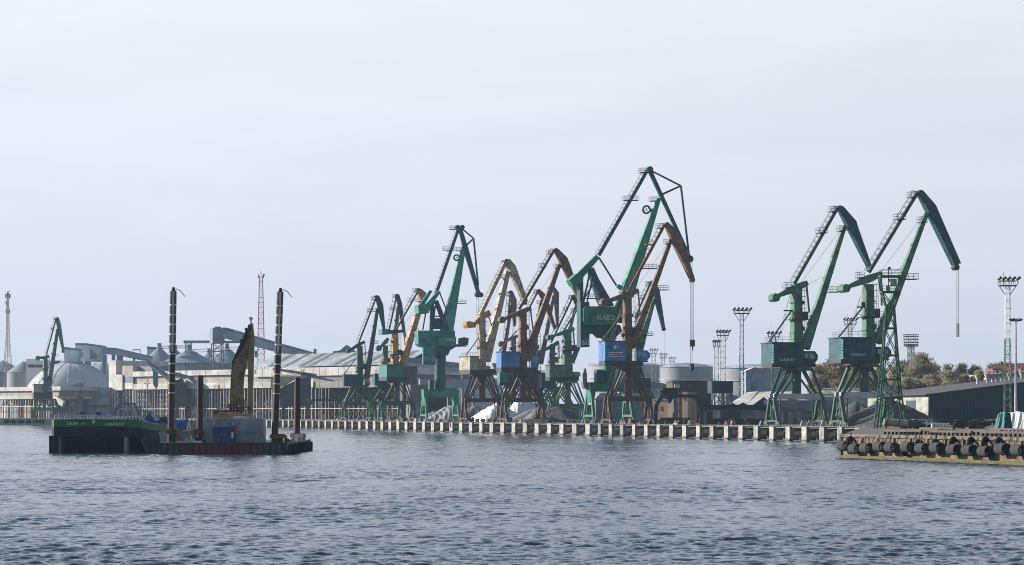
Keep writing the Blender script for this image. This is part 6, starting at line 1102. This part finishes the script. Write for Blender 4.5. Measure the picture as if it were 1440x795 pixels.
def lattice_tower():
    Y = 374; fr = Frame(1251.5, Y, 0); k = fr.k; r = thing('lattice_tower', 'dark green lattice leading light tower standing on the jetty before the rightmost crane', 'tower', fr.loc)
    zz = lambda y: wz(y, Y) - G
    lv = [(0, 42), (zz(560), 29.5), (zz(534), 25), (zz(500), 20), (zz(462), 15), (zz(432), 11), (zz(411), 24), (zz(389), 29)]
    for i in range(len(lv) - 1):
        m = MB(); (z0, w0), (z1, w1) = lv[i], lv[i + 1]; a, b = w0 / k / 2, w1 / k / 2; S = ((-1, -1), (1, -1), (1, 1), (-1, 1))
        t_ = .26 if i < 5 else .2
        for s_ in S: m.bar((s_[0] * a, s_[1] * a * .8, z0), (s_[0] * b, s_[1] * b * .8, z1), t_, t_)
        for j in range(4):
            p, q = S[j], S[(j + 1) % 4]; m.bar((p[0] * b, p[1] * b * .8, z1), (q[0] * b, q[1] * b * .8, z1), .2, .3, side=(0, 0, 1))
            if i < 6:
                m.bar((p[0] * a, p[1] * a * .8, z0), (q[0] * b, q[1] * b * .8, z1), .13, .13); m.bar((q[0] * a, q[1] * a * .8, z0), (p[0] * b, p[1] * b * .8, z1), .13, .13)
        m.build('lattice_section', P_GREEND, r)
    for x0, x1, x2, x3 in ((1225, 1234, 1239, 1245),):
        m = MB()
        for a, b in (((1229.5, 602), (1240, 497)), ((1237.5, 602), (1246, 497))): fr.taper(m, a, b, 2, 1.6, d=-2.6)
        for y, xa, xb in ((562, 1232.6, 1241.2), (535, 1236, 1243.6), (498, 1240, 1246)): fr.taper(m, (xa, y), (xb, y), 2.2, 2.2, d=-2.65)
        m.build('ladder_leg', P_GREEN, r)
    m = MB(); z = zz(411); m.box(-1.5, 1.5, -1.3, 1.3, z - .1, z + .1); z2 = zz(389); m.box(-1.7, 1.7, -1.4, 1.4, z2 - .1, z2 + .1)
    for s in (-1, 1): railing(m, fr, V(-1.7, s * 1.4, z2), V(1.7, s * 1.4, z2)); railing(m, fr, V(-1.5, s * 1.3, z), V(1.5, s * 1.3, z))
    m.build('gallery', P_GREEND, r)
    pbox(r, fr, 'equipment_box', P_LGREY, 1252, 1261, 392, 402, -.6, .8); pbox(r, fr, 'equipment_box', M_CONT, 1246, 1252, 402, 410, -.6, .4)
    m = MB(); m.tube(fr.pl(1249.5, 408), fr.pl(1249.5, 377), .09, n=6); fr.disc(m, 1250.5, 377.5, 2.2, .5, n=8); m.build('beacon_mast', P_DSTEEL, r)
    for x in (1245, 1250.5, 1256): m = MB(); m.tube(fr.pl(x, 553), fr.pl(x, 541), .42, n=10); m.build('gas_bottle', P_LGREY, r)
    pbox(r, fr, 'base_shelter', M_CLADW, 1246, 1262, 541, 555, .4, 1.8)
lattice_tower()

# ------------------------------------------------------------------ trees
def tree(label, px, Y, ytop, hw, mats, seed, n=1500, base=None, trunk=True, cat='tree', group='trees behind the warehouse', leaf=.55, name='bare_tree'):
    rng = random.Random(seed); fr = Frame(px, Y); r = thing(name, label, cat, fr.loc, group); Ht = wz(ytop, Y) - G; R = hw / fr.k
    m = MB(); m.tube((0, 0, 0), (0, 0, Ht * .35), R * .06 + .18, R * .045 + .12, n=8); tips = []
    for i in range(11):
        a = rng.uniform(0, 6.28); e = rng.uniform(.5, 1.25); p = V(0, 0, Ht * rng.uniform(.22, .42)); L = Ht * rng.uniform(.25, .5); q = p + V(math.cos(a) * math.cos(e) * L * R / (Ht * .42), math.sin(a) * math.cos(e) * L * R / (Ht * .42), math.sin(e) * L); m.tube(p, q, .16, .05, n=5); tips.append(q)
        for j in range(3): u = p.lerp(q, rng.uniform(.4, .9)); v = u + V(rng.uniform(-1, 1) * R * .4, rng.uniform(-1, 1) * R * .4, rng.uniform(.1, .3) * Ht); m.tube(u, v, .07, .02, n=4); tips.append(v)
    m.tube((0, 0, Ht * .35), (0, 0, Ht * .9), .14, .04, n=5); m.build('trunk', M_BARK, r)
    cl = []
    for i in range(34):
        a = rng.uniform(0, 6.28); q = rng.random() ** .5; z = rng.uniform(.2, .97); env = math.sin(min(1, max(0, (z - .1) / .9)) * math.pi) ** .55
        cl.append((V(math.cos(a) * R * q * env * .85, math.sin(a) * R * q * env * .85, Ht * z * .96), rng.uniform(.24, .44) * R))
    for mi, mt_ in enumerate(mats):
        m = MB()
        for i in range(n // len(mats)):
            c, cr = cl[(rng.randrange(len(cl)) // len(mats) * len(mats) + mi) % len(cl)]; g = V(rng.gauss(0, .5), rng.gauss(0, .5), rng.gauss(0, .45)) * cr; p = c + g
            if p.z > Ht: p.z = Ht - rng.random() * .5
            u = V(rng.uniform(-1, 1), rng.uniform(-1, 1), rng.uniform(-.6, 1)).normalized(); v = u.cross(V(rng.uniform(-1, 1), rng.uniform(-1, 1), rng.uniform(-1, 1))).normalized(); s = leaf * rng.uniform(.5, 1.3)
            m.add([p - u * s * .9, p + v * s * .3, p + u * s * .9, p - v * s * .3], [[0, 1, 2, 3]])
        m.build('crown', mt_, r)
    return r
B, Gy, Lf = M_TWIG, M_TWIGG, M_LEAFY
tl = [('brown bare tree with full round crown right of the left green crane', 1172, 640, 505, 26, (B,), 1), ('brown bare tree overlapping the round brown one on its left', 1152, 660, 512, 20, (B, Gy), 2), ('brown bare tree between the two right cranes', 1195, 650, 509, 22, (B,), 3), ('brown tree behind the rightmost crane house', 1216, 670, 512, 20, (B, Gy), 4), ('low brown tree behind the lattice tower', 1238, 640, 515, 18, (B, Lf), 5),
      ('large grey brown tree under the stadium floodlight', 1289, 620, 496, 30, (Gy, B), 6), ('brown tree at the left side of the large grey brown one', 1268, 630, 507, 22, (B, Gy), 7), ('grey brown tree at the right shoulder of the large one', 1312, 640, 510, 18, (Gy, B), 8), ('yellow green bush tree in front of the grey trees', 1336, 610, 521, 20, (Lf, B), 9), ('thin grey tree rising behind the yellow green bush', 1333, 690, 511, 15, (Gy,), 10),
      ('thin grey tree second from the yellow green bush', 1352, 690, 509.5, 13, (Gy,), 11), ('thin grey tree left of the roof ventilators', 1371, 690, 511, 15, (Gy,), 12), ('small yellow green tree behind the first roof ventilator', 1376, 620, 521, 14, (Lf, Gy), 13), ('grey green tree left of the red roofed house', 1397, 720, 509, 15, (Gy,), 14), ('low brown tree filling the gap right of the yellow green bush', 1357, 620, 526, 14, (B, Gy), 15), ('low olive tree below the large grey brown one', 1305, 600, 527, 22, (Lf, Gy, B), 16), ('low brown shrubby tree left of the warehouse end', 1275, 600, 530, 18, (B, Lf), 17)]
for lb, px, Y, yt, hw, ms, sd_ in tl: tree(lb, px, Y, yt, hw, ms, sd_, n=11000 if hw > 19 else 7000, leaf=.45)
rng = random.Random(12); c = thing('pine_wood', 'far dark pine wood seen under the conveyor bridge', 'wood', Frame(640, 1300).loc); m = MB()
for i in range(60):
    px = rng.uniform(560, 720); yt = rng.uniform(524, 531); fr = Frame(px, 1300 + rng.uniform(-20, 20)); p = V(*fr.loc) - V(*Frame(640, 1300).loc); hh = wz(yt, 1300) - G
    for j in range(5): m.lathe([(2.4 * (1 - j * .17), hh * (.25 + j * .15)), (1.2 * (1 - j * .17), hh * (.34 + j * .15)), (.05, hh * (.42 + j * .15))], 7, (p.x, p.y))
    m.tube((p.x, p.y, 0), (p.x, p.y, hh * .5), .3, n=5)
o = m.build('wood_crowns', M_PINE, c); c['kind'] = 'stuff'; o['kind'] = 'stuff'

# ------------------------------------------------------------------ barge, spud pontoon, excavator
def barge():
    Y = 303; fr = Frame(140, Y, 0, z0=0.0); r = thing('cargo_barge', 'black cargo barge with green bulwark, stern towards the viewer, moored at the spud pontoon', 'barge', fr.loc)
    # plan line of the stern from left to right: (column, depth) then the side going away
    plan = [(69.5, 30), (69.5, 2.2), (71.5, .6), (76, 0), (110, -.5), (150, -.5), (180, 0), (196, 1.6), (208, 5), (216, 11), (221, 20), (222, 48), (69.5, 48)]
    def ring(yrow, inset, rows=None):
        o = []
        for i, (px, d) in enumerate(plan):
            y = rows[i] if rows else yrow; q, z = fr.sz(px, y, 0); o.append(fr.P(q, d + inset, z))
        return o
    top = [591, 591, 590.5, 590.3, 590, 590, 590.3, 592.5, 597, 600, 601, 601, 591]; mid = [601.5, 601.5, 601.3, 601, 600, 600, 600.6, 602.6, 605.6, 606.5, 607, 607, 601.5]
    def band(name, mat, a, b):
        m = MB(); n = len(a); m.add(list(a) + list(b), [[i, (i + 1) % n, n + (i + 1) % n, n + i][::-1] for i in range(n)] + [list(range(n))]); return m.build(name, mat, r)
    R0, R1 = ring(0, 0, top), ring(0, 0, mid); bw = band('bulwark', M_HULLG, R0, R1); R2 = ring(614.5, .0); band('upper_hull', M_HULL, ring(0, .02, mid), R2); band('lower_hull', M_HULL, ring(614.5, 1.3), ring(638.5, 1.9))
    m = MB(); a = [p + V(0, 0, 0.02) for p in R0]; m.add(a, [list(range(len(a)))[::-1]]); m.build('deck', P_DSTEEL, r)
    ppoly(r, fr, 'stern_box', M_HULL, [(69, 613), (82, 613), (82, 637.8), (69, 637.8)], -.3, 6); ppoly(r, fr, 'stern_bulge', M_HULL, [(119, 612), (150, 612), (143, 620.5), (121, 620.5)], -.2, 2.6)
    ppoly(r, fr, 'hull_side', M_HULLY, [(193, 613), (222, 608), (231, 622), (231, 638), (206, 638)], 2.0, 12)
    for x in (82.5, 176): ppoly(r, fr, 'skeg', P_STEEL, [(x, 614.5), (x + 5, 614.5), (x + 5, 637.5), (x + .6, 637.5)], -.15, 2.2)
    m = MB()
    for i in range(7): fr.fbox(m, 76 + i * 15.5, 84 + i * 15.5, 588.8, 590.3, 1, 1.6)
    m.build('deck_fittings', P_WHITE, r); m = MB()
    for d in (1, 28): m = MB(); railing(m, fr, fr.pl(77, 590.5, d), fr.pl(196, 592, d), up=.6, n=26); m.build('deck_railing', P_LGREY, r)
    ppoly(r, fr, 'fairlead', P_LGREY, [(129, 591), (134, 590.5), (132.5, 596), (131, 597)], -.62, -.5)
    fr.text('02313493', 94, 109.5, 594, 598, -.58, P_WHITE, bw, 'registration_number'); fr.text('N', 116, 118.6, 594.3, 597.6, -.6, P_WHITE, bw, 'letter_mark'); fr.text('PAPENDRECHT', 147.5, 175.5, 594.6, 598.7, -.62, P_WHITE, bw, 'port_name')
    pbox(r, fr, 'funnel', M_NAVY, 135.5, 142, 579.5, 591, 5, 6.5); pbox(r, fr, 'funnel_plate', P_LGREY, 137.5, 139.5, 585, 591, 4.9, 5)
    pbox(r, fr, 'vent_post', M_DECKB, 113.5, 115, 579, 591, 6, 6.5); pbox(r, fr, 'vent_post', M_DECKB, 117.5, 119, 579, 591, 6, 6.5); pbox(r, fr, 'winch', M_DECKB, 76.5, 79.5, 587, 591.5, 1.5, 2.5)
    ppoly(r, fr, 'hatch_coaming', paint('brown coaming', (.09, .065, .055), rust=.3), [(200, 594), (212, 592), (243, 592), (243, 604), (208, 604)], 16, 40)
    for pts, mat, d in (([(174, 591), (180, 588), (198, 587), (201, 592), (186, 593)], M_DECKB, 6), ([(206, 592), (208, 586), (211, 583), (211, 580.5), (214, 580.5), (214, 583), (218, 587), (220, 592)], M_DECKB, 8), ([(222, 592), (224, 587.5), (237, 586), (238, 592)], M_DECKB, 12)):
        m = MB(); fr.poly(m, pts, d, d + 3); m.build('deck_machinery', mat, r)
    m = MB()
    for a, b in (((192, 586), (199, 593)), ((199, 593), (204, 586)), ((219, 587), (222, 592)), ((222, 592), (226, 586))): fr.taper(m, a, b, 1, 1, d=7)
    m.build('davit', P_WHITE, r)
barge()
def pontoon():
    Y = 293; fr = Frame(330, Y, 0, z0=0.0); r = thing('spud_pontoon', 'low flat work pontoon with dark red middle section carrying the excavator', 'pontoon', fr.loc)
    for nm, mat, x0, x1, yt in (('hull_section', M_HULLY, 223, 256.5, 623.5), ('hull_section', M_HULLR, 256.5, 367, 623), ('hull_section', M_HULLY, 367, 404.5, 623.3)): m = MB(); fr.fbox(m, x0, x1, yt, 641, 0, 33); m.build(nm, mat, r)
    m = MB(); fr.fbox(m, 223, 404.7, 622.6, 623.6, -.12, 33.1); m.build('deck_edge', P_DSTEEL, r)
    m = MB(); rng = random.Random(2)
    for x in range(226, 402, 9): fr.fbox(m, x, x + .9, 624, 639, -.1, 0)
    m.build('hull_frames', M_HULL, r)
    f0 = None
    for x in (405.5, 409, 414, 419, 424, 428.5, 432, 435):
        q = V(-28.55, 28.7 * F / (CX - x), 0.72)
        if f0 is None:
            f0 = thing('pontoon_fender', 'black tyre column fender hanging at the right end of the pontoon', 'fender', q, 'fenders at the right end of the pontoon'); m = MB(); m.tube((0, 0, -.9), (0, 0, .55), .33, n=12); m.build('fender_body', M_RUBBER, f0, True); m = MB(); m.tube((0, .05, .5), (0, .2, .95), .05, n=5); m.build('chain', P_DSTEEL, f0)
        else: copy_tree(f0, q)
    # guides for the spuds
    for x, d, w_, yt, yb in ((242, 3, 17, 605, 610), (281, 24, 17, 605, 610), (390, 3, 22, 612, 617), (418, 24, 20, 611, 615.5)):
        m = MB(); fr.fbox(m, x - w_ / 2, x + w_ / 2, yt, yb, d - 1, d + 1); fr.fbox(m, x - w_ * .42, x + w_ * .42, yt - 1.6, yt - .2, d - .8, d + .8)
        for s in (-1, 1): fr.taper(m, (x + s * w_ * .32, yb), (x + s * w_ * .32, 623.5), 2.2, 2.2, d=d)
        m.build('spud_guide', M_RUSTB, r); m = MB(); fr.fbox(m, x - 6, x + 6, yb, 623.5, d + .6, d + .9); m.build('guide_casing', M_SPUD, r)
    m = MB(); rng = random.Random(8)
    for i in range(26):
        x = rng.choice((rng.uniform(250, 285), rng.uniform(376, 403))); p = fr.pl(x, 623, 0) + V(0, rng.uniform(1, 30), 0); a = rng.uniform(0, 3.1); h = rng.uniform(.2, .9); m = MB(); m.obox(p, V(math.cos(a), math.sin(a), 0), V(-math.sin(a), math.cos(a), 0), rng.uniform(.1, .4), rng.uniform(.1, .3), p.z, p.z + h); m.build('deck_fitting', rng.choice((P_DSTEEL, P_DSTEEL, P_RUST, M_CONT, M_DECKB)), r)
    a = fr.pl(403.5, 623, 0); m = MB(); railing(m, fr, a + V(0, 6, 0), a + V(0, 32, 0), up=1.0, n=14); m.build('deck_railing', P_LGREY, r)
    for pts, mat, d in (([(254, 596), (262, 590), (262, 588), (264, 588), (265, 592), (265, 603), (257, 606), (250, 606), (250, 598)], M_DECKB, 12), ([(246, 590), (257, 590), (254, 598), (246, 598)], P_BLUE, 13), ([(258, 612), (268, 612), (271, 623), (256, 623)], P_STEEL, 12), ([(226, 607), (242, 606), (242, 623), (226, 623)], M_CONT, 10)): m = MB(); fr.poly(m, pts, d, d + 1.5); m.build('winch_house', mat, r)
    m = MB(); fr.taper(m, (262, 606), (266, 594), 1.4, 1.4, d=11.5); fr.taper(m, (257, 606), (267, 605.5), 1.4, 1.4, d=11.5); fr.taper(m, (266, 594), (268, 605), 1.2, 1.2, d=11.5); fr.taper(m, (270, 583), (274, 575), .8, .8, d=12); fr.taper(m, (274, 575), (279, 586), .8, .8, d=12); m.build('white_frame', P_WHITE, r)
    m = MB(); fr.disc(m, 269.5, 621, 1.6, .5, n=12, d=-.0); m.build('yellow_buoy', paint('fluorescent yellow', (.55, .65, .08)), r)
    def spud(label, x0, y0, x1, y1, w_, d, painted):
        f = Frame(x1, Y + d, 0, z0=0.0); s = thing('spud_pole', label, 'spud pole', f.loc, 'spud poles of the pontoon'); a, b = f.pl(x1, y1), f.pl(x0, y0); ax_ = (b - a).normalized(); rad = w_ / f.k / 2; L = (b - a).length; a0 = a - ax_ * (a.z + 1.2) / ax_.z
        m = MB(); m.tube(a0, b, rad, n=22); m.build('tube', M_SPUD, s, True)
        if painted:
            t0 = b - ax_ * L * .5; m = MB(); m.tube(t0, b - ax_ * .9, rad * 1.015, n=22, cap=False); m.build('black_coat', M_SPUDB, s, True)
            m = MB(); step = 1.27
            for i in range(1, 11): m = MB(); p = b - ax_ * (.5 + i * step); m.tube(p - ax_ * .09, p + ax_ * .09, rad * 1.035, n=22, cap=False); m.build('white_ring', M_CLADW, s)
            m = MB(); u = V(.1, -1, 0).normalized()
            for i in range(9):
                f0, f1 = (b - ax_ * L * .42).lerp(b, i / 9), (b - ax_ * L * .42).lerp(b, (i + 1) / 9); sv = V(0.16, -.98, 0); m.bar(f0 + sv * rad * 1.0, f1 + sv * rad * 1.0, .24, .1, side=sv)
            m.build('white_stripe', M_CLADW, s)
            m = MB(); m.tube(b, b + ax_ * .55, rad * .75, rad * .4, n=16); m.build('cap', M_SPUD, s, True)
            m = MB(); m.tube(b + V(.3, 0, .35), b + V(.9, 0, .1), .06, n=6); m.tube(b + V(.9, 0, .1), b + V(1.55, 0, -.7), .06, n=6); m.build('lifting_strop', P_LGREY, s)
    spud('tall striped spud pole at the left end of the pontoon', 243.7, 410, 240.3, 612, 9.4, 3, True); spud('tall striped spud pole leaning slightly, right of the grey container', 394, 411, 386.5, 614, 9.4, 3, True)
    spud('short brown spud pole between the left striped pole and the container', 281.6, 528, 281.2, 612, 9.2, 24, False); spud('short brown spud pole at the right end of the pontoon', 418.6, 531, 417.6, 614, 8.6, 24, False)
    # containers
    g = Frame(330, Y + 2, 0, z0=0.0); c = thing('shipping_container', 'large grey corrugated container with blue bird mark on the pontoon', 'container', g.loc)
    zt = wz(622.8, Y + 2)
    m = MB(); q0, z1 = g.sz(287.5, 588.5, 0); q1, _ = g.sz(371, 588.5, 0); n = 62
    pts = []
    for i in range(n):
        q = q0 + (q1 - q0) * i / n; dq = (q1 - q0) / n; d = 0.0 if i % 2 else .07; pts += [(q + dq * .1, d), (q + dq * .9, d)]
    m.add([g.P(q, d, zt + .15) for q, d in pts] + [g.P(q, d, z1 - .15) for q, d in pts], [[i, i + 1, len(pts) + i + 1, len(pts) + i] for i in range(len(pts) - 1)])
    m.hexa([g.P(q0, .09, zt), g.P(q1, .09, zt), g.P(q1, 2.5, zt), g.P(q0, 2.5, zt), g.P(q0, .09, z1), g.P(q1, .09, z1), g.P(q1, 2.5, z1), g.P(q0, 2.5, z1)]); body = m.build('container_body', M_CONT, c)
    m = MB()
    for z in (zt, z1 - .16): m.hexa([g.P(q0, -.04, z), g.P(q1, -.04, z), g.P(q1, .06, z), g.P(q0, .06, z), g.P(q0, -.04, z + .16), g.P(q1, -.04, z + .16), g.P(q1, .06, z + .16), g.P(q0, .06, z + .16)])
    for q in (q0, q1 - .16): m.hexa([g.P(q, -.05, zt), g.P(q + .16, -.05, zt), g.P(q + .16, .1, zt), g.P(q, .1, zt), g.P(q, -.05, z1), g.P(q + .16, -.05, z1), g.P(q + .16, .1, z1), g.P(q, .1, z1)])
    m.build('container_frame', M_CONT, c)
    ppoly(body, g, 'bird_emblem', P_BLUE, [(320, 596.2), (330, 598.8), (336, 592.4), (335.6, 595.4), (331.4, 599.6), (320, 600)], -.07, -.04); ppoly(body, g, 'bird_emblem', P_BLUE, [(320, 593.5), (327, 597.6), (324.5, 598), (320, 596)], -.075, -.045)
    g.text('TUNEN', 328.5, 339, 602.8, 605.6, -.06, P_WHITE, body, 'company_name')
    g2 = Frame(315, Y + .9, 0, z0=0.0); c2 = thing('generator_box', 'small navy blue generator box in front of the grey container', 'generator', g2.loc); m = MB(); g2.fbox(m, 299.3, 329.5, 601.5, 622.6, -.6, .9); b2 = m.build('box_body', M_NAVY, c2)
    pbox(b2, g2, 'white_label', P_WHITE, 325.5, 328.3, 608, 616, -.64, -.61); pbox(b2, g2, 'door_lock', P_LGREY, 310.3, 312, 610, 611.4, -.64, -.61); pbox(b2, g2, 'door_lock', P_LGREY, 314.5, 316.2, 610, 611.4, -.64, -.61); pbox(b2, g2, 'roof_edge', M_NAVY, 298.9, 330, 600.6, 601.5, -.7, 1.0)
    fp = fr.pl(331.5, 607, .2) + V(*fr.loc); fx = thing('fire_post', 'red extinguisher post between navy box and grey container', 'extinguisher', fp); m = MB(); m.tube((0, 0, -.2), (0, 0, .7), .16, n=10); m.build('bottle', P_RED, fx, True); m = MB(); m.tube((0, 0, .7), (0, 0, .85), .06, n=6); m.tube((0, 0, -1.6), (0, 0, -.2), .05, n=5); m.build('valve', P_DSTEEL, fx)
    # excavator
    e = Frame(328, Y + 8, 0, z0=0.0); x = thing('long_reach_excavator', 'mud stained yellow excavator with folded boom and hanging stick on the pontoon', 'excavator', e.loc)
    pbox(x, e, 'track', P_DSTEEL, 303, 350, 611, 622.9, -2.4, -1.2); pbox(x, e, 'track', P_DSTEEL, 303, 350, 611, 622.9, 1.2, 2.4); pbox(x, e, 'undercarriage', P_DSTEEL, 313, 340, 601, 614, -1.3, 1.3)
    pbox(x, e, 'engine_house', M_ORB, 301.5, 352, 582.3, 602, -2.0, 2.0); bd = pbox(x, e, 'sign_board', M_SPUDB, 301.3, 339, 577.3, 582.3, -2.1, -1.9); e.text('www.vantunen.nl', 306.5, 337.5, 579, 581.8, -2.13, P_WHITE, bd, 'sign_lettering')
    pbox(x, e, 'engine_cover', P_LGREY, 328, 351, 585.5, 589, -2.1, -1.95); pbox(x, e, 'cab_roof', P_LGREY, 344, 355, 582, 584.5, -1.9, 1.0)
    def limb(name, mat, L, Rr, dep):
        m = MB(); n = len(L)
        for i in range(n - 1):
            a, b, c_, d_ = e.pl(*L[i]), e.pl(*Rr[i]), e.pl(*Rr[i + 1]), e.pl(*L[i + 1]); h = V(0, dep / 2, 0); m.hexa([a - h, b - h, b + h, a + h, d_ - h, c_ - h, c_ + h, d_ + h])
        return m.build(name, mat, x)
    limb('boom', M_MUD, [(322.5, 579), (324.2, 560), (325.2, 530), (327.2, 508), (336, 488), (344.5, 474), (350.3, 456)], [(342, 579), (341, 560), (343, 530), (346.5, 512), (348.5, 492), (351, 480), (354, 459)], 1.1)
    limb('stick', M_YELL, [(348.7, 582), (348.8, 560), (349.4, 510), (349.8, 486), (352.4, 455)], [(356, 582), (355.4, 560), (356.8, 510), (358, 478), (355.6, 455)], .75)
    m = MB(); e.taper(m, (352.6, 462), (352.5, 448), 1.3, 1.1, d=-.3); e.taper(m, (354.4, 462), (353.6, 448), .9, .9, d=.3); e.disc(m, 353, 448, 2.2, .8, n=12); m.build('boom_tip_link', P_LGREY, x)
    m = MB(); rng = random.Random(5)
    for i in range(34): f_ = rng.random(); px_ = 329 + 22 * f_ + rng.uniform(-3, 1.5); py_ = 512 - 52 * f_ + rng.uniform(-4, 3); e.disc(m, px_, py_, rng.uniform(.7, 2.0), rng.uniform(.9, 1.35), n=7)
    for i in range(6): e.taper(m, (328 + i * 1.5, 508 - i * 2), (347 + i * .8, 462 + i * 2), .8, .8, d=-.62)
    m.build('hydraulic_hoses', paint('oily hoses', (.03, .025, .022), rust=.3), x)
    m = MB(); e.taper(m, (346.5, 512), (353.5, 470), 2.2, 1.6, d=-.2); m.build('hydraulic_cylinder', P_STEEL, x); m = MB(); e.disc(m, 326, 571, 3.6, 2.2, n=12); e.disc(m, 351, 574, 2.6, 1.8, n=12); e.taper(m, (306, 574.5), (345, 573.5), 1.4, 1.4, dep=2.2); e.taper(m, (342.5, 580), (342.5, 561), 1.3, 1.3); m.build('boom_foot', P_DSTEEL, x)
    m = MB(); railing(m, e, e.pl(309, 578, -1.8), e.pl(345, 577, -1.8), up=.7, n=8); m.build('deck_railing', P_DSTEEL, x); m = MB(); e.disc(m, 318, 572, .9, .3, n=8, d=-1.9); e.disc(m, 336, 572, .9, .3, n=8, d=-1.9); m.build('work_lamp', P_WHITE, x)
pontoon()
